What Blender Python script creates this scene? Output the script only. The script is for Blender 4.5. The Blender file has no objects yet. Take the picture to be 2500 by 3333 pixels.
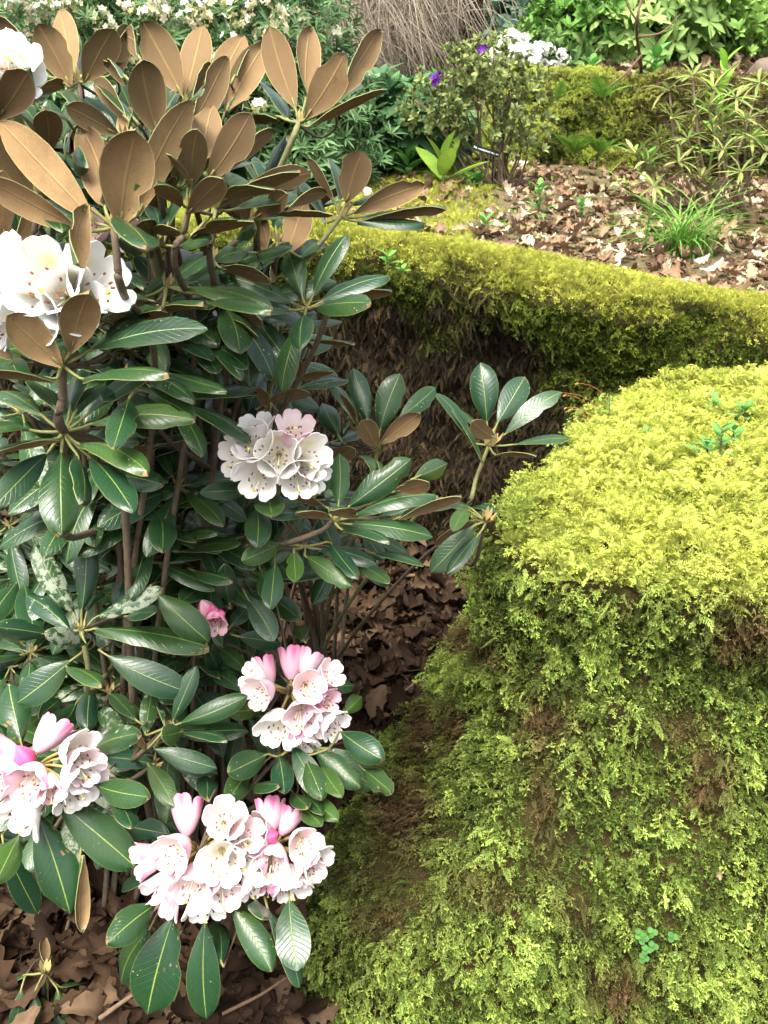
import bpy, math, random
import numpy as np
from mathutils import Vector, Matrix
random.seed(7)
RNG = np.random.default_rng(11)
sc = bpy.context.scene
COL = sc.collection

# ------------------------------------------------------------------ camera
PITCH = math.radians(27.0)
CAM = np.array([0.0, 0.0, 1.35])
SRC_W, SRC_H, FOC = 2500.0, 3333.0, 2887.0
cam = bpy.data.cameras.new('camera')
cam.sensor_fit = 'VERTICAL'
cam.sensor_height = 36.0
cam.lens = 36.0 * FOC / SRC_H
cam.clip_start, cam.clip_end = 0.05, 200.0
cam_o = bpy.data.objects.new('camera', cam)
COL.objects.link(cam_o)
cam_o.location = CAM
cam_o.rotation_euler = (math.radians(90) - PITCH, 0, 0)
sc.camera = cam_o
cam.dof.use_dof = True
cam.dof.focus_distance = 1.25
cam.dof.aperture_fstop = 20.0
FWD = np.array([0, math.cos(PITCH), -math.sin(PITCH)])
UPV = np.array([0, math.sin(PITCH), math.cos(PITCH)])
RGT = np.array([1.0, 0, 0])

# ------------------------------------------------------------------ light
SUN_EL, SUN_AZ = math.radians(66), math.radians(-150)   # azimuth from +Y, clockwise
world = bpy.data.worlds.new('World')
sc.world = world
world.use_nodes = True
wn, wl = world.node_tree.nodes, world.node_tree.links
bg = wn['Background']
sky = wn.new('ShaderNodeTexSky')
sky.sky_type = 'NISHITA'
sky.sun_disc = False
sky.sun_elevation = SUN_EL
sky.sun_rotation = SUN_AZ
sky.dust_density = 5.0
sky.air_density = 1.0
hs = wn.new('ShaderNodeHueSaturation')
hs.inputs['Saturation'].default_value = 0.45
wl.new(sky.outputs[0], hs.inputs['Color'])
wl.new(hs.outputs[0], bg.inputs['Color'])
bg.inputs['Strength'].default_value = 0.15
sun = bpy.data.lights.new('sun', 'SUN')
sun.energy = 2.8
sun.angle = math.radians(32)
sun.color = (1.0, 0.96, 0.88)
sun_o = bpy.data.objects.new('sun', sun)
COL.objects.link(sun_o)
sd = Vector((math.sin(SUN_AZ) * math.cos(SUN_EL), math.cos(SUN_AZ) * math.cos(SUN_EL), math.sin(SUN_EL)))
sun_o.rotation_euler = sd.to_track_quat('Z', 'Y').to_euler()
sun_o.location = (0, 0, 6)
vs = sc.view_settings
vs.view_transform = 'Standard'
vs.look = 'None'
vs.exposure = 1.65
vs.gamma = 1.0
vs.use_curve_mapping = False
sc.cycles.use_denoising = True
sc.cycles.use_adaptive_sampling = True
sc.cycles.adaptive_threshold = 0.03
sc.cycles.max_bounces = 5
sc.cycles.diffuse_bounces = 4
sc.cycles.glossy_bounces = 2
sc.cycles.transmission_bounces = 4
sc.cycles.sample_clamp_indirect = 4.0


# ------------------------------------------------------------------ helpers
def nrm(v):
    v = np.asarray(v, float)
    return v / (np.linalg.norm(v) + 1e-12)


def unproj(px, py, d):
    return CAM + d * (FWD + RGT * ((px - SRC_W / 2) / FOC) - UPV * ((py - SRC_H / 2) / FOC))


def project(P):
    P = np.atleast_2d(P) - CAM
    d = P @ FWD
    return np.stack([SRC_W / 2 + FOC * (P @ RGT) / d, SRC_H / 2 - FOC * (P @ UPV) / d, d], 1)


def to_ground(px, py, z):
    dr = FWD + RGT * ((px - SRC_W / 2) / FOC) - UPV * ((py - SRC_H / 2) / FOC)
    t = (z - CAM[2]) / dr[2]
    return CAM + dr * t


def hashf(ix, iy, iz, seed):
    h = (ix * 374761393 + iy * 668265263 + iz * 1274126177 + seed * 362437) & 0xffffffff
    h = ((h ^ (h >> 13)) * 1274126177) & 0xffffffff
    h = (h ^ (h >> 16)) & 0xffffff
    return h / float(0xffffff)


def vnoise(P, f, seed=0):
    P = np.atleast_2d(P) * f + 100.0
    i = np.floor(P).astype(np.int64)
    t = P - i
    t = t * t * (3 - 2 * t)
    r = 0
    for dx in (0, 1):
        for dy in (0, 1):
            for dz in (0, 1):
                w = (t[:, 0] if dx else 1 - t[:, 0]) * (t[:, 1] if dy else 1 - t[:, 1]) * (t[:, 2] if dz else 1 - t[:, 2])
                r = r + w * hashf(i[:, 0] + dx, i[:, 1] + dy, i[:, 2] + dz, seed)
    return r


def fbm(P, f, oct=3, seed=0):
    r, a, s = 0, 1.0, 0
    for k in range(oct):
        r = r + a * vnoise(P, f * 2 ** k, seed + k)
        s += a
        a *= 0.5
    return r / s


def mesh_np(name, V, F, mats, fm=None, smooth=True, uv=None, attrs=None):
    """F: list of faces (lists) or an (n,k) array"""
    me = bpy.data.meshes.new(name)
    if isinstance(F, np.ndarray):
        n, k = F.shape
        me.vertices.add(len(V))
        me.vertices.foreach_set('co', np.asarray(V, np.float32).ravel())
        me.loops.add(n * k)
        me.loops.foreach_set('vertex_index', F.astype(np.int32).ravel())
        me.polygons.add(n)
        me.polygons.foreach_set('loop_start', np.arange(0, n * k, k, dtype=np.int32))
        me.update(calc_edges=True)
    else:
        me.from_pydata([tuple(v) for v in V], [], [tuple(f) for f in F])
    if not isinstance(mats, (list, tuple)):
        mats = [mats]
    for m in mats:
        me.materials.append(m)
    if fm is not None:
        me.polygons.foreach_set('material_index', np.asarray(fm, np.int32))
    if smooth:
        me.polygons.foreach_set('use_smooth', np.ones(len(me.polygons), bool))
    if uv is not None:
        L = me.uv_layers.new(name='UVMap')
        vi = np.zeros(len(me.loops), np.int32)
        me.loops.foreach_get('vertex_index', vi)
        L.data.foreach_set('uv', np.asarray(uv, np.float32)[vi].ravel())
    if attrs:
        for k, v in attrs.items():
            v = np.asarray(v, np.float32)
            if v.ndim == 1:
                a = me.attributes.new(k, 'FLOAT', 'POINT')
                a.data.foreach_set('value', v)
            else:
                a = me.attributes.new(k, 'FLOAT_COLOR', 'POINT')
                if v.shape[1] == 3:
                    v = np.concatenate([v, np.ones((len(v), 1), np.float32)], 1)
                a.data.foreach_set('color', v.ravel())
    me.update()
    return me


def link(name, data, parent=None, label=None, cat=None, group=None, kind=None, root_loc=None):
    o = bpy.data.objects.new(name, data)
    COL.objects.link(o)
    if parent is not None:
        o.parent = parent
        if parent.type == 'EMPTY':
            o.matrix_parent_inverse = Matrix.Translation(-Vector(parent.location))
    if label: o['label'] = label
    if cat: o['category'] = cat
    if group: o['group'] = group
    if kind: o['kind'] = kind
    return o


def thing(name, loc, label, cat, group=None):
    o = bpy.data.objects.new(name, None)
    COL.objects.link(o)
    o.empty_display_size = 0.05
    o.location = tuple(loc)
    o['label'] = label
    o['category'] = cat
    if group: o['group'] = group
    return o


class Geo:
    """collects quads / tris with a material index and vertex attributes"""
    def __init__(self):
        self.V, self.F, self.M, self.UV, self.C = [], [], [], [], []
        self.n = 0

    def add(self, V, F, m=0, uv=None, col=None):
        V = np.asarray(V, float)
        self.V.append(V)
        for f in F:
            self.F.append([i + self.n for i in f])
        self.M += [m] * len(F)
        self.UV.append(np.zeros((len(V), 2)) if uv is None else np.asarray(uv, float))
        self.C.append(np.ones((len(V), 3)) if col is None else (np.tile(col, (len(V), 1)) if np.ndim(col) == 1 else np.asarray(col)))
        self.n += len(V)

    def mesh(self, name, mats, smooth=True, attrs=None):
        V = np.concatenate(self.V)
        a = {'col': np.concatenate(self.C)}
        if attrs:
            for k, v in attrs.items(): a[k] = np.full(len(V), v)
        return mesh_np(name, V, self.F, mats, self.M, smooth, np.concatenate(self.UV), a)


def crom(P, n):
    """Catmull-Rom resample of an open polyline to n points"""
    P = np.asarray(P, float)
    if len(P) < 3:
        t = np.linspace(0, 1, n)[:, None]
        return P[0] * (1 - t) + P[-1] * t
    Q = np.vstack([2 * P[0] - P[1], P, 2 * P[-1] - P[-2]])
    s = np.linspace(0, len(P) - 1 - 1e-9, n)
    i = np.floor(s).astype(int)
    t = (s - i)[:, None]
    a, b, c, d = Q[i], Q[i + 1], Q[i + 2], Q[i + 3]
    return 0.5 * ((2 * b) + (c - a) * t + (2 * a - 5 * b + 4 * c - d) * t ** 2 + (-a + 3 * b - 3 * c + d) * t ** 3)


def tube(geo, P, r0, r1, sides=7, m=0, seg=None, col=None, bump=0.0):
    P = np.asarray(P, float)
    n = seg or max(4, len(P) * 4)
    C = crom(P, n)
    T = np.gradient(C, axis=0)
    T /= np.linalg.norm(T, axis=1)[:, None] + 1e-12
    ref = np.array([0.31, 0.2, 0.93])
    V, uv = [], []
    for i in range(n):
        a = nrm(np.cross(T[i], ref)); b = np.cross(T[i], a)
        r = r0 + (r1 - r0) * i / (n - 1)
        if bump: r *= 1 + bump * (random.random() - .5)
        for k in range(sides):
            th = 2 * math.pi * k / sides
            V.append(C[i] + r * (a * math.cos(th) + b * math.sin(th)))
            uv.append((k / sides, i / (n - 1)))
    F = []
    for i in range(n - 1):
        for k in range(sides):
            k2 = (k + 1) % sides
            F.append([i * sides + k, i * sides + k2, (i + 1) * sides + k2, (i + 1) * sides + k])
    F.append(list(range(sides))[::-1])
    F.append([(n - 1) * sides + k for k in range(sides)])
    geo.add(V, F, m, uv, col)
    return C


# ------------------------------------------------------------------ materials
def new_mat(name):
    m = bpy.data.materials.new(name)
    m.use_nodes = True
    nt = m.node_tree
    b = nt.nodes['Principled BSDF']
    return m, nt, b, nt.nodes['Material Output']


def N(nt, t, **kw):
    n = nt.nodes.new(t)
    for k, v in kw.items():
        if k.startswith('i_'):
            n.inputs[k[2:].replace('_', ' ')].default_value = v
        else:
            setattr(n, k, v)
    return n


def mixc(nt, fac, a, b, mode='MIX'):
    n = nt.nodes.new('ShaderNodeMix')
    n.data_type = 'RGBA'
    n.blend_type = mode
    for s, v in ((0, fac), (6, a), (7, b)):
        if hasattr(v, 'is_linked') or hasattr(v, 'links'):
            nt.links.new(v, n.inputs[s])
        else:
            n.inputs[s].default_value = v if s == 0 else (*v, 1)
    return n.outputs[2]


def ramp(nt, fac, pts):
    n = nt.nodes.new('ShaderNodeValToRGB')
    e = n.color_ramp.elements
    while len(e) < len(pts): e.new(0.5)
    for i, (p, c) in enumerate(pts):
        e[i].position = p
        e[i].color = (c, c, c, 1) if np.isscalar(c) else (*c, 1)
    nt.links.new(fac, n.inputs[0])
    return n.outputs[0]


def math_n(nt, op, a, b=None):
    n = nt.nodes.new('ShaderNodeMath')
    n.operation = op
    for i, v in enumerate((a, b)):
        if v is None: continue
        if hasattr(v, 'links'): nt.links.new(v, n.inputs[i])
        else: n.inputs[i].default_value = v
    return n.outputs[0]


def noise_n(nt, scale, detail=4, rough=0.6, vec=None, w=None):
    n = nt.nodes.new('ShaderNodeTexNoise')
    n.inputs['Scale'].default_value = scale
    n.inputs['Detail'].default_value = detail
    n.inputs['Roughness'].default_value = rough
    if vec is not None: nt.links.new(vec, n.inputs['Vector'])
    return n.outputs[0]


def bump_n(nt, b, h, strength, dist):
    n = nt.nodes.new('ShaderNodeBump')
    n.inputs['Strength'].default_value = strength
    n.inputs['Distance'].default_value = dist
    nt.links.new(h, n.inputs['Height'])
    nt.links.new(n.outputs[0], b.inputs['Normal'])


def add_translucent(nt, b, out, colour, fac):
    tr = nt.nodes.new('ShaderNodeBsdfTranslucent')
    if hasattr(colour, 'links'): nt.links.new(colour, tr.inputs[0])
    else: tr.inputs[0].default_value = (*colour, 1)
    mx = nt.nodes.new('ShaderNodeMixShader')
    mx.inputs[0].default_value = fac
    nt.links.new(b.outputs[0], mx.inputs[1])
    nt.links.new(tr.outputs[0], mx.inputs[2])
    nt.links.new(mx.outputs[0], out.inputs[0])


def leaf_top_mat():
    m, nt, b, out = new_mat('rhododendron_leaf_top')
    uv = N(nt, 'ShaderNodeUVMap')
    sep = N(nt, 'ShaderNodeSeparateXYZ')
    nt.links.new(uv.outputs[0], sep.inputs[0])
    ax = math_n(nt, 'ABSOLUTE', math_n(nt, 'SUBTRACT', sep.outputs[0], 0.5))
    hue = N(nt, 'ShaderNodeAttribute', attribute_name='hue')
    dust = N(nt, 'ShaderNodeAttribute', attribute_name='dust')
    geo = N(nt, 'ShaderNodeNewGeometry')
    n1 = noise_n(nt, 40, 3, vec=geo.outputs['Position'])
    base = mixc(nt, hue.outputs['Fac'], (0.0055, 0.030, 0.014), (0.036, 0.078, 0.012))
    base = mixc(nt, math_n(nt, 'MULTIPLY', n1, 0.35), base, (0.020, 0.054, 0.014))
    # side veins: lighter lines curving forward
    vv = math_n(nt, 'ADD', math_n(nt, 'MULTIPLY', sep.outputs[1], 13.0), math_n(nt, 'MULTIPLY', ax, -5.0))
    fr = math_n(nt, 'ABSOLUTE', math_n(nt, 'SUBTRACT', math_n(nt, 'FRACT', vv), 0.5))
    vein = ramp(nt, fr, [(0.0, 1.0), (0.10, 0.0)])
    base = mixc(nt, math_n(nt, 'MULTIPLY', vein, 0.055), base, (0.10, 0.17, 0.05))
    mid = ramp(nt, ax, [(0.0, 1.0), (0.008, 0.8), (0.022, 0.0)])
    base = mixc(nt, math_n(nt, 'MULTIPLY', mid, 0.75), base, (0.24, 0.31, 0.06))
    edge = ramp(nt, ax, [(0.472, 0.0), (0.495, 1.0)])
    base = mixc(nt, math_n(nt, 'MULTIPLY', edge, 0.22), base, (0.22, 0.26, 0.07))
    # pale dried dust / lichen film in flakes
    dn = noise_n(nt, 75, 7, 0.72, vec=geo.outputs['Position'])
    dn2 = noise_n(nt, 18, 2, 0.5, vec=geo.outputs['Position'])
    th = math_n(nt, 'ADD', math_n(nt, 'MULTIPLY', dust.outputs['Fac'], 0.62), math_n(nt, 'MULTIPLY', dn2, 0.28))
    df = math_n(nt, 'SUBTRACT', math_n(nt, 'ADD', dn, th), 1.0)
    dmask = ramp(nt, df, [(0.0, 0.0), (0.05, 0.8)])
    base = mixc(nt, dmask, base, (0.27, 0.30, 0.215))
    # sparse specks and brown spots
    sp = N(nt, 'ShaderNodeTexVoronoi', i_Scale=150.0)
    nt.links.new(geo.outputs['Position'], sp.inputs['Vector'])
    sm = math_n(nt, 'MULTIPLY', ramp(nt, sp.outputs['Distance'], [(0.10, 1.0), (0.16, 0.0)]), ramp(nt, noise_n(nt, 22, 3, vec=geo.outputs['Position']), [(0.55, 0.0), (0.62, 0.8)]))
    base = mixc(nt, sm, base, (0.36, 0.34, 0.2))
    # brown scorched blotches and uneven yellowing
    bl = ramp(nt, noise_n(nt, 11, 6, 0.7, vec=geo.outputs['Position']), [(0.66, 0.0), (0.70, 0.85)])
    base = mixc(nt, bl, base, (0.13, 0.075, 0.03))
    yl = ramp(nt, noise_n(nt, 9, 2, 0.5, vec=geo.outputs['Position']), [(0.5, 0.0), (0.75, 0.5)])
    base = mixc(nt, yl, base, (0.040, 0.066, 0.010))
    nt.links.new(base, b.inputs['Base Color'])
    rg = mixc(nt, dmask, (0.31, 0.31, 0.31), (0.85, 0.85, 0.85))
    nt.links.new(rg, b.inputs['Roughness'])
    b.inputs['Specular IOR Level'].default_value = 0.42
    h = math_n(nt, 'ADD', math_n(nt, 'MULTIPLY', vein, -1.0), math_n(nt, 'MULTIPLY', mid, -1.5))
    h = math_n(nt, 'ADD', h, math_n(nt, 'MULTIPLY', noise_n(nt, 130, 3, vec=geo.outputs['Position']), 1.2))
    bump_n(nt, b, h, 0.28, 0.0009)
    return m


def leaf_under_mat():
    m, nt, b, out = new_mat('rhododendron_leaf_felt')
    uv = N(nt, 'ShaderNodeUVMap')
    sep = N(nt, 'ShaderNodeSeparateXYZ')
    nt.links.new(uv.outputs[0], sep.inputs[0])
    ax = math_n(nt, 'ABSOLUTE', math_n(nt, 'SUBTRACT', sep.outputs[0], 0.5))
    hue = N(nt, 'ShaderNodeAttribute', attribute_name='hue')
    geo = N(nt, 'ShaderNodeNewGeometry')
    base = mixc(nt, hue.outputs['Fac'], (0.165, 0.112, 0.058), (0.32, 0.210, 0.100))
    n1 = noise_n(nt, 30, 5, 0.65, vec=geo.outputs['Position'])
    base = mixc(nt, math_n(nt, 'MULTIPLY', ramp(nt, n1, [(.35, 0.), (.7, 1.)]), 0.6), base, (0.16, 0.098, 0.046))
    f = noise_n(nt, 900, 2, vec=geo.outputs['Position'])
    base = mixc(nt, ramp(nt, f, [(0.35, 0.25), (0.6, 0.0)]), base, (0.12, 0.06, 0.02))
    mid = ramp(nt, ax, [(0.0, 1.0), (0.02, 0.8), (0.04, 0.0)])
    base = mixc(nt, math_n(nt, 'MULTIPLY', mid, 0.5), base, (0.36, 0.24, 0.09))
    edge = ramp(nt, ax, [(0.475, 0.0), (0.495, 1.0)])
    base = mixc(nt, math_n(nt, 'MULTIPLY', edge, 0.7), base, (0.46, 0.40, 0.17))
    sp = ramp(nt, noise_n(nt, 160, 2, vec=geo.outputs['Position']), [(0.70, 0.0), (0.76, 0.7)])
    base = mixc(nt, sp, base, (0.07, 0.035, 0.015))
    nt.links.new(base, b.inputs['Base Color'])
    b.inputs['Roughness'].default_value = 0.95
    b.inputs['Specular IOR Level'].default_value = 0.15
    bump_n(nt, b, math_n(nt, 'ADD', f, math_n(nt, 'MULTIPLY', mid, 1.5)), 0.5, 0.0008)
    return m


def plain_mat(name, col, rough=0.6, spec=0.3, var=0.25, scale=30, bump=0.0, trans=0.0, dark=None):
    m, nt, b, out = new_mat(name)
    geo = N(nt, 'ShaderNodeNewGeometry')
    n1 = noise_n(nt, scale, 4, 0.65, vec=geo.outputs['Position'])
    dk = dark or tuple(c * 0.55 for c in col)
    c = mixc(nt, ramp(nt, n1, [(0.35, 0.0), (0.7, 1.0)]), tuple(x * (1 - var) + y * var for x, y in zip(col, dk)), col)
    nt.links.new(c, b.inputs['Base Color'])
    b.inputs['Roughness'].default_value = rough
    b.inputs['Specular IOR Level'].default_value = spec
    if bump: bump_n(nt, b, n1, bump, 0.002)
    if trans: add_translucent(nt, b, out, c, trans)
    return m


def col_mat(name, rough=0.6, spec=0.3, trans=0.0, bump=0.0, scale=60, inst=False, attr='col', mott=.35):
    """colour from a vertex (or instance) colour attribute, broken up by noise"""
    m, nt, b, out = new_mat(name)
    a = N(nt, 'ShaderNodeAttribute', attribute_name=attr)
    c = a.outputs['Color']
    if inst:
        a2 = N(nt, 'ShaderNodeAttribute', attribute_name='tint', attribute_type='INSTANCER')
        c = mixc(nt, 1.0, a.outputs['Color'], a2.outputs['Color'], 'MULTIPLY')
    geo = N(nt, 'ShaderNodeNewGeometry')
    n1 = noise_n(nt, scale, 4, 0.65, vec=geo.outputs['Position'])
    c = mixc(nt, ramp(nt, n1, [(0.3, mott), (0.65, 0.0)]), c, mixc(nt, 1.0, c, (0.5, 0.5, 0.5), 'MULTIPLY'))
    nt.links.new(c, b.inputs['Base Color'])
    b.inputs['Roughness'].default_value = rough
    b.inputs['Specular IOR Level'].default_value = spec
    if bump: bump_n(nt, b, n1, bump, 0.002)
    if trans: add_translucent(nt, b, out, c, trans)
    return m


M_TOP = leaf_top_mat()
M_UND = leaf_under_mat()
M_RIM = plain_mat('leaf_rim', (0.22, 0.23, 0.085), 0.6)
M_PET = plain_mat('leaf_stalk', (0.19, 0.19, 0.06), 0.6, var=0.5, scale=60)
M_BARK = plain_mat('shoot_bark', (0.125, 0.092, 0.058), 0.85, var=0.8, scale=90, bump=0.7)
M_BARKG = plain_mat('green_shoot_bark', (0.17, 0.175, 0.070), 0.7, var=0.7, scale=80, bump=0.5)
M_BUD = plain_mat('bud_scales', (0.34, 0.26, 0.10), 0.7, var=0.6, scale=120)
M_PETAL = col_mat('petal', 0.55, 0.25, trans=0.22, scale=120, mott=.08)
M_STAM = col_mat('stamen', 0.5, 0.3, scale=200)
M_GEN = col_mat('soft_leaf', 0.6, 0.22, trans=0.25, scale=50)
M_GENM = col_mat('matte_plant', 0.8, 0.2, scale=50)
M_MOSS = col_mat('moss_frond', 0.75, 0.15, trans=0.30, scale=25, inst=True, mott=.2)
M_LITI = col_mat('dry_leaf_scatter', 0.9, 0.08, trans=0.08, scale=45, inst=True)
M_LIT = col_mat('dry_oak_leaf', 0.9, 0.08, trans=0.08, scale=45)


def ground_mat(name, c1, c2, c3, sc1=14):
    m, nt, b, out = new_mat(name)
    geo = N(nt, 'ShaderNodeNewGeometry')
    n1 = noise_n(nt, sc1, 6, 0.7, vec=geo.outputs['Position'])
    n2 = noise_n(nt, 70, 4, 0.7, vec=geo.outputs['Position'])
    c = mixc(nt, ramp(nt, n1, [(0.35, 0.0), (0.65, 1.0)]), c1, c2)
    c = mixc(nt, ramp(nt, n2, [(0.45, 0.0), (0.62, 0.8)]), c, c3)
    nt.links.new(c, b.inputs['Base Color'])
    b.inputs['Roughness'].default_value = 1.0
    b.inputs['Specular IOR Level'].default_value = 0.04
    bump_n(nt, b, math_n(nt, 'ADD', n1, n2), 0.9, 0.012)
    return m


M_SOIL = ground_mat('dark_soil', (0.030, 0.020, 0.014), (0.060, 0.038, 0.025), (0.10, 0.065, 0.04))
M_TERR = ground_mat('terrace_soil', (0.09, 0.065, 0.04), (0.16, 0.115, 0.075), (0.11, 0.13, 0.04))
M_ROCK = ground_mat('mossy_rock', (0.024, 0.017, 0.008), (0.052, 0.034, 0.015), (0.038, 0.040, 0.010), 12)  # rock colour darkened so gaps in the moss read as shadow
M_WALL = ground_mat('mossy_wall', (0.020, 0.014, 0.008), (0.045, 0.030, 0.016), (0.035, 0.040, 0.010), 9)

# ------------------------------------------------------------------ ground
XE = [-4.0, -0.9, -0.15, 0.3, 0.9, 1.6, 4.0]
YE = [2.95, 2.72, 2.52, 2.38, 2.12, 1.92, 1.75]
ZE = [0.90, 0.90, 0.88, 0.835, 0.77, 0.74, 0.72]


def yedge(x): return np.interp(x, XE, YE)
def zedge(x): return np.interp(x, XE, ZE)


def sstep(a, b, x):
    t = np.clip((x - a) / (b - a), 0, 1)
    return t * t * (3 - 2 * t)


def bank_y(x): return np.interp(x, [0.3, 1.2, 1.8, 3.0], [4.60, 4.52, 4.35, 4.0])


def zterr(x, y):
    x, y = np.asarray(x, float), np.asarray(y, float)
    d = np.maximum(y - yedge(x), 0)
    z = zedge(x) + 0.05 * d - 0.02
    z = z + 0.36 * sstep(0.50, 0.78, x) * sstep(bank_y(x) + .22, bank_y(x) + 0.5, y)
    z = z - 0.12 * sstep(0.3, -0.6, x) * sstep(3.0, 4.0, y)
    z = z + 0.17 * np.maximum(y - 5.0, 0)
    P = np.stack([x.ravel(), y.ravel(), 0 * x.ravel()], 1)
    z = z + (0.05 * (fbm(P, 3.0, 3, 5) - .5)).reshape(z.shape)
    return z


def zlow(x, y):
    x, y = np.asarray(x, float), np.asarray(y, float)
    P = np.stack([x.ravel(), y.ravel(), 0 * x.ravel()], 1)
    return (0.05 * (fbm(P, 4.0, 3, 9) - .5)).reshape(x.shape) + 0.03 * sstep(1.2, 2.4, y) - 0.45 * sstep(1.15, .85, y) * sstep(-.22, .05, x)


def grid_mesh(name, X, Y, Z, mat):
    h, w = X.shape
    V = np.stack([X.ravel(), Y.ravel(), Z.ravel()], 1)
    i = np.arange(h * w).reshape(h, w)
    F = np.stack([i[:-1, :-1], i[:-1, 1:], i[1:, 1:], i[1:, :-1]], -1).reshape(-1, 4)
    return mesh_np(name, V, F, mat)


gx, gy = np.meshgrid(np.linspace(-5, 5, 130), np.linspace(-3, 3.0, 100))
ground = link('ground', grid_mesh('ground', gx, gy, zlow(gx, gy), M_SOIL), kind='structure')
ground['label'] = 'dark soil ground under the rhododendrons'
u, v = np.meshgrid(np.linspace(-9, 9, 220), np.linspace(0, 1, 200))
yy = yedge(u) + 0.12 + (v ** 1.7) * 60
terrace = link('terrace_ground', grid_mesh('terrace_ground', u * (1 + 2.5 * v), yy, zterr(u, yy) * (v < 1.1), M_TERR), kind='structure')
terrace['label'] = 'raised terrace of leaf litter and soil above the mossy wall'


# ------------------------------------------------------------------ scatter machinery
def frame_from(Y, Z):
    """arrays of unit Y and approximate Z -> rotation matrices (n,3,3)"""
    Z = Z - (Z * Y).sum(1)[:, None] * Y
    Z /= np.linalg.norm(Z, axis=1)[:, None] + 1e-9
    X = np.cross(Y, Z)
    return np.stack([X, Y, Z], 2)


def mat_to_euler(R):
    ry = -np.arcsin(np.clip(R[:, 2, 0], -1, 1))
    rx = np.arctan2(R[:, 2, 1], R[:, 2, 2])
    rz = np.arctan2(R[:, 1, 0], R[:, 0, 0])
    return np.stack([rx, ry, rz], 1)


def scatter(name, P, R, S, idx, tint, protos, parent=None, kind='stuff', **kw):
    """one object whose points carry instances of the given meshes"""
    n = len(P)
    me = bpy.data.meshes.new(name)
    me.vertices.add(n)
    me.vertices.foreach_set('co', np.asarray(P, np.float32).ravel())
    a = me.attributes.new('rot', 'FLOAT_VECTOR', 'POINT')
    a.data.foreach_set('vector', mat_to_euler(R).astype(np.float32).ravel())
    S = np.asarray(S, np.float32)
    if S.ndim == 1: S = np.repeat(S[:, None], 3, 1)
    a = me.attributes.new('scl', 'FLOAT_VECTOR', 'POINT')
    a.data.foreach_set('vector', S.ravel())
    a = me.attributes.new('pick', 'INT', 'POINT')
    a.data.foreach_set('value', np.asarray(idx, np.int32))
    a = me.attributes.new('tint', 'FLOAT_COLOR', 'POINT')
    t = np.concatenate([np.asarray(tint, np.float32), np.ones((n, 1), np.float32)], 1)
    a.data.foreach_set('color', t.ravel())
    for p in protos:
        if p.data.materials: me.materials.append(p.data.materials[0])
    o = link(name, me, parent, kind=kind, **kw)
    g = bpy.data.node_groups.new(name + '_nodes', 'GeometryNodeTree')
    g.interface.new_socket('Geometry', in_out='INPUT', socket_type='NodeSocketGeometry')
    g.interface.new_socket('Geometry', in_out='OUTPUT', socket_type='NodeSocketGeometry')
    gi = g.nodes.new('NodeGroupInput'); go = g.nodes.new('NodeGroupOutput')
    iop = g.nodes.new('GeometryNodeInstanceOnPoints')
    jn = g.nodes.new('GeometryNodeJoinGeometry')
    for p in reversed(protos):
        oi = g.nodes.new('GeometryNodeObjectInfo')
        oi.inputs['Object'].default_value = p
        oi.inputs['As Instance'].default_value = False
        g2i = g.nodes.new('GeometryNodeGeometryToInstance')
        g.links.new(oi.outputs['Geometry'], g2i.inputs[0])
        g.links.new(g2i.outputs[0], jn.inputs[0])
    def na(nm, t):
        x = g.nodes.new('GeometryNodeInputNamedAttribute')
        x.data_type = t
        x.inputs['Name'].default_value = nm
        return x.outputs['Attribute']
    g.links.new(gi.outputs[0], iop.inputs['Points'])
    g.links.new(jn.outputs[0], iop.inputs['Instance'])
    iop.inputs['Pick Instance'].default_value = True
    g.links.new(na('pick', 'INT'), iop.inputs['Instance Index'])
    e2r = g.nodes.new('FunctionNodeEulerToRotation')
    g.links.new(na('rot', 'FLOAT_VECTOR'), e2r.inputs[0])
    g.links.new(e2r.outputs[0], iop.inputs['Rotation'])
    g.links.new(na('scl', 'FLOAT_VECTOR'), iop.inputs['Scale'])
    g.links.new(iop.outputs[0], go.inputs[0])
    md = o.modifiers.new('scatter', 'NODES')
    md.node_group = g
    return o


def proto(name, me):
    return bpy.data.objects.new(name, me)      # never linked to the scene


def sample_mesh(me, n, wfun=None):
    me.calc_loop_triangles()
    nt_ = len(me.loop_triangles)
    T = np.zeros(nt_ * 3, np.int32); me.loop_triangles.foreach_get('vertices', T); T = T.reshape(-1, 3)
    V = np.zeros(len(me.vertices) * 3, np.float32); me.vertices.foreach_get('co', V); V = V.reshape(-1, 3).astype(float)
    A, B, C = V[T[:, 0]], V[T[:, 1]], V[T[:, 2]]
    nn = np.cross(B - A, C - A)
    ar = np.linalg.norm(nn, axis=1)
    nn = nn / (ar[:, None] + 1e-12)
    w = ar.copy()
    if wfun is not None: w = w * wfun((A + B + C) / 3, nn)
    pick = RNG.choice(nt_, n, p=w / w.sum())
    r1, r2 = np.sqrt(RNG.random(n)), RNG.random(n)
    P = A[pick] * (1 - r1)[:, None] + B[pick] * (r1 * (1 - r2))[:, None] + C[pick] * (r1 * r2)[:, None]
    return P, nn[pick]


def view_weight(C, nn):
    """keep to what the frame can plausibly see (with a wide margin)"""
    p = project(C)
    inb = (p[:, 0] > -500) & (p[:, 0] < 3000) & (p[:, 1] > -400) & (p[:, 1] < 3900) & (p[:, 2] > 0.2)
    vd = CAM - C
    vd /= np.linalg.norm(vd, axis=1)[:, None]
    return inb * np.where((vd * nn).sum(1) > -0.35, 1.0, 0.05)


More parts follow.
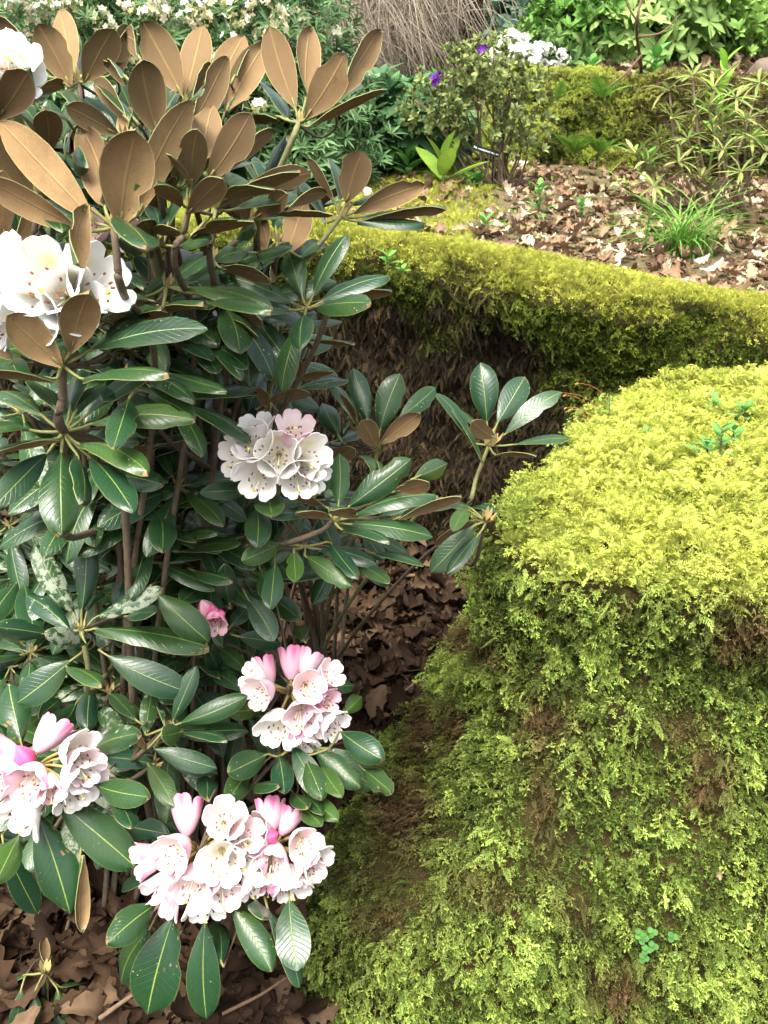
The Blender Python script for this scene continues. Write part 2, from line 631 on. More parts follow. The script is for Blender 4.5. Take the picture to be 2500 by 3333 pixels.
# moss prototypes -----------------------------------------------------------
def frond(rs, npin=10, lift=0.3, wid=0.34, curl=0.35, thick=0.05, sub=False):
    """a feather moss frond: unit length along +Y, outwards is +Z"""
    g = Geo()
    vv = np.linspace(0, 1, 7)
    side = rs.uniform(-0.12, 0.12)
    def ax(v): return np.array([side * v * v, v * (1 - 0.08 * curl), lift * math.sin(v * 2.2) - curl * 0.35 * v * v])
    pts = [ax(v) for v in vv]
    V, F = [], []
    for i, p in enumerate(pts):
        w = 0.022 * (1 - 0.6 * vv[i])
        V += [p + [-w, 0, 0], p + [w, 0, 0]]
    for i in range(len(pts) - 1): F.append([2 * i, 2 * i + 1, 2 * i + 3, 2 * i + 2])
    g.add(V, F, col=(0.7, 0.62, 0.5))
    for i in range(npin):
        v = 0.06 + 0.90 * i / (npin - 1)
        p = ax(v)
        ln = wid * (math.sin(math.pi * min(1, 0.18 + 0.80 * v)) ** 0.8) * rs.uniform(0.75, 1.15)
        for s in (-1, 1):
            a = math.radians(rs.uniform(45, 65) - 18 * v)
            d = np.array([s * math.sin(a), math.cos(a), rs.uniform(-0.25, 0.25)])
            d /= np.linalg.norm(d)
            q = np.cross(d, [0, 0, 1]); q /= np.linalg.norm(q)
            t = p + d * ln + np.array([0, 0.05, -0.12]) * ln
            m = p + d * ln * 0.5 + np.array([0, 0, 0.06]) * ln
            br = rs.uniform(0.8, 1.2) * (.5 + .7 * v)
            g.add([p, m + q * thick * 0.5, t, m - q * thick * 0.5], [[0, 1, 2, 3]], col=np.array([1, 1, 1]) * br)
            if sub:
                for k in (0.45, 0.75):
                    b0 = p + d * ln * k
                    for s2 in (-1, 1):
                        d2 = nrm(d * 0.8 + q * s2 * 0.7)
                        g.add([b0, b0 + d2 * ln * .2 + q * .012, b0 + d2 * ln * .34], [[0, 1, 2]], col=np.array([1.1, 1.1, 1.0]) * br)
    g.add([pts[-1] + [-.03, -.05, 0], pts[-1] + [.03, -.05, 0], pts[-1] + [0, .07, -.02]], [[0, 1, 2]], col=(1.25, 1.25, 1.0))
    return g.mesh('moss_frond', [M_MOSS], smooth=False)


def shoot(rs, nb=7):
    """drooping irregular moss shoot: aged brownish stalk, starry fresh tips"""
    g = Geo()
    sw = rs.uniform(-.35, .35); lift = rs.uniform(.25, .6); dr = rs.uniform(.2, .8)
    def ax(v): return np.array([sw * v * v + .05 * math.sin(6 * v + sw * 9), v * .9, lift * math.sin(v * 2.0) - dr * .35 * v * v])
    pts = np.array([ax(v) for v in np.linspace(0, 1, 6)])
    V, F, C = [], [], []
    for i, p in enumerate(pts):
        V += [p + [-.014, 0, 0], p + [.014, 0, .01]]
        C += [np.array([.55, .36, .30]) * (.8 + .08 * i)] * 2
    for i in range(5): F.append([2 * i, 2 * i + 1, 2 * i + 3, 2 * i + 2])
    g.add(V, F, col=np.array(C))
    tips = [(pts[-1], ax(1) - ax(.9), 1.0)]
    for b in range(nb):
        v = rs.uniform(.25, .98)
        p = ax(v); a = rs.uniform(0, 6.28)
        d = nrm(np.array([math.cos(a) * .9, .6, math.sin(a) * .7 + .15]))
        L = rs.uniform(.12, .34) * (1.15 - .4 * v)
        e = p + d * L + np.array([0, .03, -.04])
        q = nrm(np.cross(d, [.2, .1, 1])) * .014
        g.add([p - q, p + q, e + q * .6, e - q * .6], [[0, 1, 2, 3]], col=np.array([.75, .68, .5]))
        tips.append((e, d, .35 + .65 * v))
    for (e, d, br) in tips:
        d = nrm(d)
        for k in range(rs.choice([6, 7, 8])):
            a = rs.uniform(0, 6.28)
            r = nrm(np.array([math.cos(a), math.sin(a), rs.uniform(-.6, .6)]))
            w = nrm(d * rs.uniform(.3, 1.0) + r * .8)
            s_ = nrm(np.cross(w, r + .01)) * rs.uniform(.022, .036)
            b0 = e - d * rs.uniform(0, .14)
            L = rs.uniform(.09, .18)
            g.add([b0, b0 + w * L * .45 + s_, b0 + w * L, b0 + w * L * .45 - s_], [[0, 1, 2, 3]], col=np.array([1, 1, .95]) * (.55 + .75 * br) * rs.uniform(.8, 1.2))
    return g.mesh('moss_shoot', [M_MOSS], smooth=False)


def tuft(rs, n=9, spread=0.8):
    """upright cushion-moss shoots, growing along +Y"""
    g = Geo()
    for i in range(n):
        a = rs.uniform(0, 6.28); r = rs.uniform(0.1, spread)
        d = nrm([math.cos(a) * r, 1, math.sin(a) * r])
        s = nrm(np.cross(d, [0.3, 0.1, 1])); ln = rs.uniform(0.6, 1.1)
        b0 = np.array([math.cos(a), 0, math.sin(a)]) * 0.18
        br = rs.uniform(0.75, 1.2)
        for k in range(4):
            t = 0.3 + 0.2 * k
            p = b0 + d * ln * t
            for s2 in (-1, 1):
                e = nrm(d + s * s2 * 0.8)
                g.add([p, p + e * .14 + d * .05, p + e * .3], [[0, 1, 2]], col=np.array([1, 1, .95]) * br * (0.7 + 0.1 * k))
        w = s * 0.035
        g.add([b0 - w, b0 + w, b0 + d * ln + w * .4, b0 + d * ln - w * .4], [[0, 1, 2, 3]], col=np.array([.85, .85, .8]) * br)
    return g.mesh('moss_tuft', [M_MOSS], smooth=False)


rs = random.Random(3)
FRONDS = [proto('frond_%d' % i, frond(rs, npin=rs.choice([9, 10, 11]), lift=rs.uniform(.2, .45), wid=rs.uniform(.20, .36), curl=rs.uniform(.1, .6), thick=rs.uniform(.05, .075), sub=True)) for i in range(6)]
TUFTS = [proto('tuft_%d' % i, tuft(rs)) for i in range(3)]
STRANDS = [proto('strand_%d' % i, frond(rs, npin=12, lift=rs.uniform(.1, .3), wid=rs.uniform(.10, .16), curl=rs.uniform(.2, .5), thick=.05)) for i in range(3)]
SHOOTS = [proto('shoot_%d' % i, shoot(rs, rs.choice([5, 6, 7, 8]))) for i in range(6)]
MOSS_P = FRONDS + TUFTS + STRANDS + SHOOTS      # 0-5, 6-8, 9-11, 12-17


def lerp_c(a, b, t): return np.asarray(a)[None, :] * (1 - t)[:, None] + np.asarray(b)[None, :] * t[:, None]


def moss_orient(P, nn, topness, out_lo=0.15, out_hi=0.6):
    n = len(P)
    down = np.array([0, 0, -1.0])
    g = down - (nn @ down)[:, None] * nn
    gl = np.linalg.norm(g, axis=1)[:, None]
    rnd = RNG.normal(size=(n, 3))
    rnd -= (rnd * nn).sum(1)[:, None] * nn
    rnd /= np.linalg.norm(rnd, axis=1)[:, None]
    k = topness[:, None]
    d = g / (gl + 1e-6) * (1 - k) * 1.0 + rnd * (0.62 + 0.8 * k)
    d /= np.linalg.norm(d, axis=1)[:, None] + 1e-9
    o = RNG.uniform(out_lo, out_hi, n)[:, None]
    Y = d + nn * o
    Y /= np.linalg.norm(Y, axis=1)[:, None]
    return frame_from(Y, nn + 0.55 * RNG.normal(size=(n, 3)))


# ------------------------------------------------------------------ mossy boulder
def loft(rings, nu, nv):
    """rings (k,m,3), periodic in m -> smooth grid mesh"""
    R = np.asarray(rings, float)
    k, m, _ = R.shape
    Rp = np.concatenate([R[:, -2:], R, R[:, :3]], 1)
    fu = np.linspace(0, m, nu, endpoint=False)
    i = np.floor(fu).astype(int); t = (fu - i)[None, :, None]
    a, b, c, d = Rp[:, i + 1], Rp[:, i + 2], Rp[:, i + 3], Rp[:, np.minimum(i + 4, Rp.shape[1] - 1)]
    U = 0.5 * ((2 * b) + (c - a) * t + (2 * a - 5 * b + 4 * c - d) * t ** 2 + (-a + 3 * b - 3 * c + d) * t ** 3)
    out = np.stack([crom(U[:, j], nv) for j in range(nu)], 1)
    V = out.reshape(-1, 3)
    idx = np.arange(nv * nu).reshape(nv, nu)
    nx = np.roll(idx, -1, 1)
    F = np.stack([idx[:-1], nx[:-1], nx[1:], idx[1:]], -1).reshape(-1, 4)
    return V, F


def ring(z, pts, dz=None):
    return [(x, y, z + (0 if dz is None else dz[i])) for i, (x, y) in enumerate(pts)]


top_dz = [-0.02, -0.05, -0.07, -0.05, -0.02, 0.0, 0.0, 0.02, 0.02, 0.01]
B_R = [
    ring(-0.55, [(.25, 2.10), (-.10, 1.60), (-.18, 1.02), (.02, .86), (.40, .86), (.90, .86), (1.8, .86), (1.8, 2.12), (1.2, 2.15), (.7, 2.15)]),
    ring(-0.20, [(.27, 2.10), (-.05, 1.58), (-.17, 1.04), (.03, .90), (.40, .90), (.90, .90), (1.8, .90), (1.8, 2.12), (1.2, 2.15), (.7, 2.15)]),
    ring(0.04, [(.33, 2.10), (.09, 1.55), (-.10, 1.10), (.07, .95), (.42, .94), (.90, .94), (1.8, .94), (1.8, 2.12), (1.2, 2.15), (.7, 2.15)]),
    ring(0.17, [(.38, 2.09), (.19, 1.56), (.08, 1.26), (.14, 1.05), (.45, 1.00), (.90, 1.00), (1.8, 1.0), (1.8, 2.11), (1.2, 2.13), (.7, 2.13)]),
    ring(0.30, [(.50, 2.08), (.27, 1.58), (.18, 1.38), (.25, 1.16), (.48, 1.09), (.92, 1.08), (1.8, 1.05), (1.8, 2.1), (1.2, 2.12), (.7, 2.12)]),
    ring(0.45, [(.56, 2.07), (.30, 1.60), (.20, 1.43), (.27, 1.25), (.5, 1.185), (.95, 1.17), (1.8, 1.1), (1.8, 2.1), (1.2, 2.1), (.7, 2.1)]),
    ring(0.590, [(.58, 2.05), (.31, 1.62), (.195, 1.44), (.27, 1.25), (.5, 1.165), (.95, 1.13), (1.8, 1.1), (1.8, 2.1), (1.2, 2.1), (.7, 2.1)]),
    ring(0.652, [(.62, 2.02), (.36, 1.66), (.235, 1.48), (.32, 1.32), (.54, 1.24), (.95, 1.20), (1.8, 1.15), (1.8, 2.08), (1.2, 2.08), (.7, 2.08)], top_dz),
]
cap = np.array(B_R[-1]); cen = np.array([1.05, 1.66, 0.68])
for f, dzc in ((0.8, 0.018), (0.5, 0.028), (0.22, 0.03), (0.01, 0.03)):
    rr = cen + (cap - cen) * f
    rr[:, 2] = cap[:, 2] * f + 0.675 * (1 - f) + dzc
    B_R.append([tuple(p) for p in rr])
V, F = loft(B_R, 150, 130)
# outward displacement
c0 = np.array([0.9, 1.5, 0.3])
dirv = V - c0; dirv /= np.linalg.norm(dirv, axis=1)[:, None]
amp = 0.045 * (fbm(V, 4.5, 4, 21) - .5) * 2 + 0.03 * (fbm(V, 2.3, 2, 27) - .5) * 2 + 0.02 * (fbm(V, 16, 2, 33) - .5) * 2
V = V + dirv * amp[:, None]
boulder_me = mesh_np('boulder_stone', V, F, M_ROCK)
boulder = thing('mossy_boulder', (0.8, 1.5, 0), 'large boulder in the right foreground wholly covered in yellow-green feather moss', 'boulder')
link('stone', boulder_me, boulder)


def bare_patch(P):
    """0..1: bare brown places on the boulder's lower left slope, other places by noise"""
    pr = project(P)
    c1 = np.exp(-(((pr[:, 0] - 1270) / 200) ** 2 + ((pr[:, 1] - 2850) / 170) ** 2))
    return c1


NB0, NB = 65000, 175000          # inner growth tinted dark as shade in the gaps, then the living fronds
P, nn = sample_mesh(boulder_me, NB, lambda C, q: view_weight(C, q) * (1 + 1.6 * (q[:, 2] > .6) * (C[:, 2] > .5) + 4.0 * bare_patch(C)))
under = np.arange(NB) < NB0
topn = sstep(0.45, 0.85, nn[:, 2]) * sstep(0.55, 0.63, P[:, 2])
nz = fbm(P, 13, 3, 41); nz2 = fbm(P, 22, 2, 52); nz3 = fbm(P, 3.0, 2, 63); nz4 = fbm(P, 30, 2, 57)
bp = bare_patch(P)
prj = project(P)
spots = np.zeros(NB)
for (sx, sy, rx, ry) in [(1412, 2400, 60, 120), (1513, 2390, 45, 100), (1790, 2340, 90, 90), (1770, 2660, 50, 190), (2297, 2520, 60, 130), (1553, 2100, 90, 60), (1992, 3160, 110, 80), (2420, 2040, 120, 70), (1866, 2930, 60, 60), (2200, 2350, 70, 60), (1350, 2620, 110, 120)]:
    spots = np.maximum(spots, np.exp(-(((prj[:, 0] - sx) / rx) ** 2 + ((prj[:, 1] - sy) / ry) ** 2)))
brown = np.clip(spots * 1.3 * (.35 + 1.1 * nz2) + .6 * sstep(0.60, 0.70, nz * .7 + nz3 * .3) * (1 - topn) * 0.9 + bp * .75 * (0.4 + nz2), 0, 1)
keep = RNG.random(NB) > np.clip(bp * 0.0 + sstep(.62, .72, nz) * .15 * (1 - topn), 0, 0.6)
yellow = (0.36, 0.365, 0.055); green = (0.060, 0.095, 0.016); bright = (0.350, 0.470, 0.105); brownc = (0.125, 0.082, 0.032)
gl = np.clip(sstep(0.36, 0.70, nz2 * 0.35 + nz3 * 0.25 + nz4 * .4) + RNG.normal(size=NB) * .36, 0, 1.2)
gl = gl + .25 * sstep(.35, 0.0, P[:, 2]) * sstep(.3, .7, P[:, 0])
tint = lerp_c(green, bright, np.clip(gl, 0, 1.25))
ylw = lerp_c((0.34, 0.395, 0.055), (0.64, 0.68, 0.16), np.clip(nz4 * .7 + RNG.normal(size=NB) * .2 + .15, 0, 1))
tint = tint * (1 - topn)[:, None] + ylw * topn[:, None]
tint = tint * (1 - brown)[:, None] + lerp_c((.045, .030, .013), (.165, .112, .048), RNG.random(NB)) * brown[:, None]
tint *= RNG.uniform(0.75, 1.25, NB)[:, None]
gap_shade = lerp_c((.022, .026, .007), (.070, .078, .018), RNG.random(NB))  # dark tint stands in for shade between the fronds
tint = np.where((under & (topn < .5))[:, None], gap_shade, tint)
R = moss_orient(P, nn, topn, .25, .85)
S = RNG.uniform(0.013, 0.023, NB) * (1 + 1.3 * RNG.random(NB) ** 4) * (1 - 0.20 * topn) * (1 - 0.50 * np.clip(bp, 0, 1))
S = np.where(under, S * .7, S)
idx = np.where(RNG.random(NB) < .78 - .45 * topn, RNG.integers(12, 18, NB), RNG.integers(0, 6, NB))
isT = (RNG.random(NB) < 0.40 * topn)
idx = np.where(isT, RNG.integers(6, 9, NB), idx)
isS = (RNG.random(NB) < np.maximum(brown * 0.5, np.clip(bp * .6, 0, .5)))
idx = np.where(isS, RNG.integers(9, 12, NB), idx)
Yv = np.array([0, 0, 1.0]) + 0.5 * nn + 0.35 * RNG.normal(size=P.shape)
Yv /= np.linalg.norm(Yv, axis=1)[:, None]
R = np.where(isT[:, None, None], frame_from(Yv, RNG.normal(size=P.shape)), R)
S = np.where(isT, S * 0.6, S)
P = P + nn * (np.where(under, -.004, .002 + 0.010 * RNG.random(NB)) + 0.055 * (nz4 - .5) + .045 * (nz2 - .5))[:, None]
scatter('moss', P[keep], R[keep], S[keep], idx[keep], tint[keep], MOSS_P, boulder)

# ------------------------------------------------------------------ mossy wall under the terrace
NX, xs = 260, np.linspace(-2.6, 3.2, 260)
prof = [(-.06, -0.10, 0), (-.05, 0.0, 0), (-.015, .25, 0), (.02, .5, 0), (.03, .72, 0), (.018, .86, 0), (.0, .94, 0), (.015, .985, 0), (.06, 1.0, .022), (.14, 1.0, .03), (.28, 1.0, .015), (.42, 1.0, -.06)]
prof = crom(np.array(prof), 60)
Vw = []
for o_, zf, dz in prof:
    Vw.append(np.stack([xs, yedge(xs) + o_, zedge(xs) * zf + dz], 1))
Vw = np.array(Vw)
disp = 0.07 * (fbm(Vw.reshape(-1, 3) * [1, .4, .6], 2.2, 2, 75) - .5) * 2 + 0.075 * (fbm(Vw.reshape(-1, 3) * [1, 1, 1.6], 5.0, 4, 71) - .5) * 2
Vw = Vw.reshape(-1, 3)
Vw[:, 1] -= disp
Vw[:, 2] += disp * 0.35 * np.repeat(np.linspace(0, 1, 60), NX)
ii = np.arange(60 * NX).reshape(60, NX)
Fw = np.stack([ii[:-1, :-1], ii[:-1, 1:], ii[1:, 1:], ii[1:, :-1]], -1).reshape(-1, 4)
wall_me = mesh_np('wall_stone', Vw, Fw, M_WALL)
wall = thing('mossy_wall', (0.3, 2.4, 0), 'low stone retaining wall behind, brown moss on its face and yellow moss along its top', 'wall')
link('stone', wall_me, wall)
NW = 75000
P, nn = sample_mesh(wall_me, NW, view_weight)
hf = P[:, 2] / zedge(P[:, 0])
topn = sstep(0.35, 0.75, nn[:, 2]) * sstep(.90, .985, hf)
nz = fbm(P, 6, 3, 81); nz2 = fbm(P, 20, 2, 92)
# green moss hangs further down on the right of the face, the rest is brown strands
greenf = sstep(0.80, 1.04, hf + 0.7 * (nz - .5) + 0.50 * sstep(0.15, 0.8, P[:, 0]))
gcol = lerp_c((0.022, 0.038, 0.007), (0.17, 0.225, 0.03), np.clip(nz2 + RNG.normal(size=NW) * .3, 0, 1))
bcol = lerp_c((0.010, 0.008, 0.004), (0.080, 0.055, 0.026), RNG.random(NW) ** 2)
tint = bcol * (1 - greenf)[:, None] + gcol * greenf[:, None]
ycol = lerp_c((0.24, 0.265, 0.035), (0.54, 0.55, 0.11), np.clip(nz + RNG.normal(size=NW) * .2, 0, 1))
tint = tint * (1 - topn)[:, None] + ycol * topn[:, None]
tint *= RNG.uniform(0.7, 1.3, NW)[:, None]
R = moss_orient(P, nn, topn, 0.1, 0.5)
isT = RNG.random(NW) < 0.62 * topn + 0.60 * greenf * (1 - topn)
isS = (~isT) & (RNG.random(NW) > greenf)
idx = np.where(isT, RNG.integers(6, 9, NW), np.where(isS, RNG.integers(9, 12, NW), RNG.integers(12, 18, NW)))
Yv = nn + np.array([0, 0, .5]) + 0.4 * RNG.normal(size=P.shape); Yv /= np.linalg.norm(Yv, axis=1)[:, None]
R = np.where(isT[:, None, None], frame_from(Yv, RNG.normal(size=P.shape)), R)
S = np.where(isT, RNG.uniform(.011, .024, NW), RNG.uniform(0.022, 0.046, NW) * (1 - .3 * topn))
S = np.where(isS, S * 1.25, S)
scatter('moss', P, R, S, idx, tint, MOSS_P, wall)

# ------------------------------------------------------------------ fallen oak leaves
def oak_leaf(rs, mat, curl=0.3):
    """lobed oak leaf, unit length along +Y"""
    n = 17
    g = Geo()
    V, F, C = [], [], []
    ph = rs.uniform(0, 6.28); tw = rs.uniform(-.5, .5) * curl
    cu = rs.uniform(-1, 1) * curl; cl = rs.uniform(-.6, 1.2) * curl
    jag = rs.uniform(.10, .25)
    for i in range(n):
        v = i / (n - 1)
        env = 0.30 * (math.sin(math.pi * (0.06 + 0.90 * v ** 0.85))) ** 0.75
        row = []
        for s in (-1, -.5, 0, .5, 1):
            lob = 1 - jag + jag * math.cos(2 * math.pi * 4.1 * v + ph * .1 + (0.6 if s > 0 else 0))
            w = env * (lob if abs(s) == 1 else (1 - .5 * jag)) * s
            z = cl * (abs(w) ** 1.5) * 2.2 + cu * (v - .5) ** 2 * 1.6 + tw * w * (v - .5) * 2 + 0.02 * math.sin(9 * v + ph + 3 * s)
            V.append((w, v + (0.03 * abs(s)), z))
            C.append(np.array([1, 1, 1]) * (1.15 if s == 0 else rs.uniform(.8, 1.1)))
    for i in range(n - 1):
        for k in range(4):
            a = i * 5 + k
            F.append([a, a + 1, a + 6, a + 5])
    g.add(V, F, col=np.array(C))
    g.add([(-.008, -.12, 0), (.008, -.12, 0), (.01, .05, .004), (-.01, .05, .004)], [[0, 1, 2, 3]], col=(.8, .75, .7))
    return g.mesh('dry_leaf', [mat])


rs = random.Random(5)
OAKI = [proto('oak_scatter_%d' % i, oak_leaf(rs, M_LITI, rs.uniform(.7, 1.5))) for i in range(7)]


def litter_points(n, xr, yr, zf):
    x = RNG.uniform(*xr, n); y = RNG.uniform(*yr, n)
    return np.stack([x, y, zf(x, y)], 1)


def litter_frames(n, tilt=0.35):
    up = np.array([0, 0, 1.0]) + tilt * RNG.normal(size=(n, 3))
    up /= np.linalg.norm(up, axis=1)[:, None]
    a = RNG.uniform(0, 6.28, n)
    Y = np.stack([np.cos(a), np.sin(a), 0 * a], 1)
    Y -= (Y * up).sum(1)[:, None] * up
    Y /= np.linalg.norm(Y, axis=1)[:, None]
    return frame_from(Y, up)


def litter_tint(n, pal):
    pal = np.asarray(pal)
    return pal[RNG.integers(0, len(pal), n)] * RNG.uniform(.7, 1.25, n)[:, None]


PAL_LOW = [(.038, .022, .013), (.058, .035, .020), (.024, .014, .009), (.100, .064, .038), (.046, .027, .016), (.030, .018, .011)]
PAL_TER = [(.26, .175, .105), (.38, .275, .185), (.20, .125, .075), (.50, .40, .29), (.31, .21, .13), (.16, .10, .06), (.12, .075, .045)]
# lower ground
n = 7500
P = litter_points(n, (-1.3, 0.45), (0.35, 2.5), zlow)
P[:, 2] += RNG.uniform(0.004, 0.03, n)
small = RNG.random(n) < .35
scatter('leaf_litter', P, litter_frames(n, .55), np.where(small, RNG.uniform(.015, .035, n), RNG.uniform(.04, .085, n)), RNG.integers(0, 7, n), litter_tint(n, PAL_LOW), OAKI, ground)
# terrace
n = 10500
P = litter_points(n, (-0.3, 3.2), (1.85, 5.0), zterr)
dE = P[:, 1] - yedge(P[:, 0])
keepm = (dE > 0.16) & (RNG.random(n) < np.where(P[:, 0] < 0.15 + 0.25 * (P[:, 1] - 2.4), 0.22, 1.0))
P = P[keepm]; n = len(P)
P[:, 2] += RNG.uniform(0.0, 0.025, n)
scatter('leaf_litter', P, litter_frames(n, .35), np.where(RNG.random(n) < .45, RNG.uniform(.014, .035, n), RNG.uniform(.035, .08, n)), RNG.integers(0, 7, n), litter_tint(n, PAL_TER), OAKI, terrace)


def loose_leaves(n, cand, pal, parent, smin, smax, tilt):
    """single fallen leaves on top of the litter, children of the ground they lie on"""
    protos = {}
    fr = litter_frames(len(cand), tilt)
    k = 0
    for j, p in enumerate(cand):
        if k >= n: break
        key = (rs.randrange(7), rs.randrange(len(pal)))
        if key not in protos:
            me = OAKI[key[0]].data.copy()
            me.materials.clear(); me.materials.append(M_LIT)
            a = me.attributes['col']
            c = np.zeros(len(me.vertices) * 4, np.float32); a.data.foreach_get('color', c)
            c = c.reshape(-1, 4); c[:, :3] *= np.asarray(pal[key[1]]) * 1.1
            a.data.foreach_set('color', c.ravel())
            protos[key] = me
        o = bpy.data.objects.new('fallen_leaf', protos[key])
        COL.objects.link(o)
        s = RNG.uniform(smin, smax)
        o.matrix_basis = Matrix.Translation(Vector(p)) @ Matrix(fr[j].tolist()).to_4x4() @ Matrix.Scale(s, 4)
        o.parent = parent
        k += 1


def in_poly(x, y, poly):
    c = False
    j = len(poly) - 1
    for i in range(len(poly)):
        xi, yi = poly[i]; xj, yj = poly[j]
        if (yi > y) != (yj > y) and x < (xj - xi) * (y - yi) / (yj - yi) + xi: c = not c
        j = i
    return c


cand = []
low_polys = [[(900, 1820), (1480, 1780), (1490, 2100), (1330, 2350), (1100, 2700), (1060, 2450), (1120, 2250), (1000, 2080), (870, 1950)],
             [(0, 2880), (420, 2900), (560, 3333), (0, 3333)], [(500, 3050), (1020, 3050), (1060, 3333), (500, 3333)], [(1080, 2650), (1200, 2550), (1050, 2900)]]
while len(cand) < 170:
    pl = low_polys[RNG.choice(4, p=[.55, .22, .17, .06])]
    xs_ = [a for a, b in pl]; ys_ = [b for a, b in pl]
    x, y = RNG.uniform(min(xs_), max(xs_)), RNG.uniform(min(ys_), max(ys_))
    if in_poly(x, y, pl):
        p = to_ground(x, y, 0.02)
        if p[1] < 2.3:
            p[2] = float(zlow(p[0], p[1])) + RNG.uniform(.025, .045)
            cand.append(p)
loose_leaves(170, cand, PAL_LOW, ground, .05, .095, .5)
cand = []
while len(cand) < 210:
    x, y = RNG.uniform(1000, 2500), RNG.uniform(500, 1030)
    p = to_ground(x, y, 0.88)
    if p[1] > yedge(p[0]) + 0.22 and p[1] < 4.5 and (p[0] > 0.15 + 0.25 * (p[1] - 2.4) or RNG.random() < .12):
        p[2] = float(zterr(p[0], p[1])) + RNG.uniform(.015, .035)
        cand.append(p)
loose_leaves(210, cand, PAL_TER, terrace, .032, .072, .4)

# tiny ground weeds on the terrace
def sprig_me(rs, mat):
    g = Geo()
    for i in range(7):
        a = rs.uniform(0, 6.28); t = rs.uniform(.2, .9)
        d = nrm([math.cos(a), math.sin(a), t]); s = nrm(np.cross(d, [0, 0, 1]))
        b0 = d * rs.uniform(.1, .5); L = rs.uniform(.3, .6)
        g.add([b0, b0 + d * L * .5 + s * .17, b0 + d * L, b0 + d * L * .5 - s * .17], [[0, 1, 2, 3]], col=np.ones(3) * rs.uniform(.7, 1.2))
    return g.mesh('weed', [mat], smooth=False)


WEEDS = [proto('weed_%d' % i, sprig_me(rs, M_MOSS)) for i in range(3)]
n = 4200
P = litter_points(n, (-0.6, 3.0), (1.9, 4.8), zterr)
cl = fbm(P, 4.0, 3, 301)
dE = P[:, 1] - yedge(P[:, 0])
mossy = (P[:, 0] < 0.1 + 0.25 * (P[:, 1] - 2.4))
k = (dE > .12) & ((cl > .56) | mossy)
P = P[k]; mossy = mossy[k]; n = len(P)
P[:, 2] += .012
tc = lerp_c((.10, .17, .03), (.22, .30, .05), RNG.random(n))
tc = np.where(mossy[:, None], lerp_c((.30, .29, .035), (.42, .40, .05), RNG.random(n)), tc)
a_ = RNG.uniform(0, 6.28, n)
fr = frame_from(np.stack([np.cos(a_), np.sin(a_), 0 * a_], 1), np.tile([0, 0, 1.0], (n, 1)))
scatter('ground_weeds', P, fr, RNG.uniform(.018, .042, n), RNG.integers(0, 3, n), tc, WEEDS, terrace)

n = 16000
P = litter_points(n, (-1.2, .9), (2.5, 5.0), zterr)
lim = 0.10 + 0.28 * (P[:, 1] - 2.5) + .35 * (fbm(P, 3, 2, 77) - .5)
P = P[(P[:, 0] < lim) & (P[:, 1] - yedge(P[:, 0]) > .12) & (RNG.random(n) < .9)]; n = len(P)
Yv = np.array([0, 0, 1.0]) + .4 * RNG.normal(size=P.shape); Yv /= np.linalg.norm(Yv, axis=1)[:, None]
scatter('ground_moss', P, frame_from(Yv, RNG.normal(size=P.shape)), RNG.uniform(.012, .030, n), RNG.integers(6, 9, n), lerp_c((.28, .32, .04), (.54, .57, .12), RNG.random(n)), MOSS_P, terrace)

# ------------------------------------------------------------------ rhododendron leaves
WV = [0, .05, .13, .25, .38, .5, .62, .74, .84, .91, .96, 1.0]
WW = [.07, .20, .40, .66, .87, .97, 1.0, .94, .78, .57, .34, .03]
WU = [-1, -.72, -.36, 0, .36, .72, 1]


def leaf_geo(g, base, tip, width, normal, rs, arch=0.05, cup=0.10, thick=0.0007, bites=0, twist=0.0):
    base, tip = np.asarray(base), np.asarray(tip)
    L = np.linalg.norm(tip - base)
    a = (tip - base) / L
    n = nrm(normal - (normal @ a) * a)
    s = np.cross(a, n)
    nr, nc = len(WV), len(WU)
    wob = rs.uniform(-.04, .04); sway = rs.uniform(-.03, .03)
    bl = [(rs.choice([-1, 1]), rs.uniform(.3, .97), rs.uniform(.1, .35), rs.uniform(.03, .07)) for _ in range(bites)]
    top, uv = [], []
    for i, v in enumerate(WV):
        w = width * .5 * WW[i]
        c = base + a * (L * v) + n * (arch * L * 4 * v * (1 - v) - 0.03 * L * v ** 3) + s * (sway * L * math.sin(v * 3.1))
        tw = twist * (v - .3)
        s_, n_ = s * math.cos(tw) + n * math.sin(tw), n * math.cos(tw) - s * math.sin(tw)
        for uu in WU:
            k = 1.0
            for (sd_, bv, dp, bw) in bl:
                if uu * sd_ > .5 and abs(v - bv) < bw * 1.6: k = 1 - dp
            rip = 0.012 * math.sin(v * 22 + uu * 2 + wob * 90) * abs(uu)
            h = -cup * width * (uu * uu) + (0.035 * width * abs(uu) if abs(uu) < .4 else 0.035 * width * .4) + rip * width
            top.append(c + s_ * (w * uu * k) + n_ * h)
            uv.append((uu * .5 + .5, v))
    top = np.array(top)
    bot = top - n * thick
    F = []
    for i in range(nr - 1):
        for k in range(nc - 1):
            q = i * nc + k
            F.append([q, q + 1, q + nc + 1, q + nc])
    # make sure the upper faces look along +n
    f0 = F[nc * 4 // 2]
    fn = np.cross(top[f0[1]] - top[f0[0]], top[f0[2]] - top[f0[1]])
    if fn @ n < 0: F = [f[::-1] for f in F]
    g.add(top, F, 0, uv)
    g.add(bot, [f[::-1] for f in F], 1, uv)
    ed = [i * nc for i in range(nr)] + [nr * nc - nc + k for k in range(1, nc)] + [i * nc + nc - 1 for i in range(nr - 2, -1, -1)]
    rv = np.concatenate([top[ed], bot[ed]])
    m = len(ed)
    RF = [[k, k + 1, m + k + 1, m + k] for k in range(m - 1)]
    g.add(rv, RF, 2)
    return a, n


LEAF_MATS = [M_TOP, M_UND, M_RIM, M_PET, M_BARK]


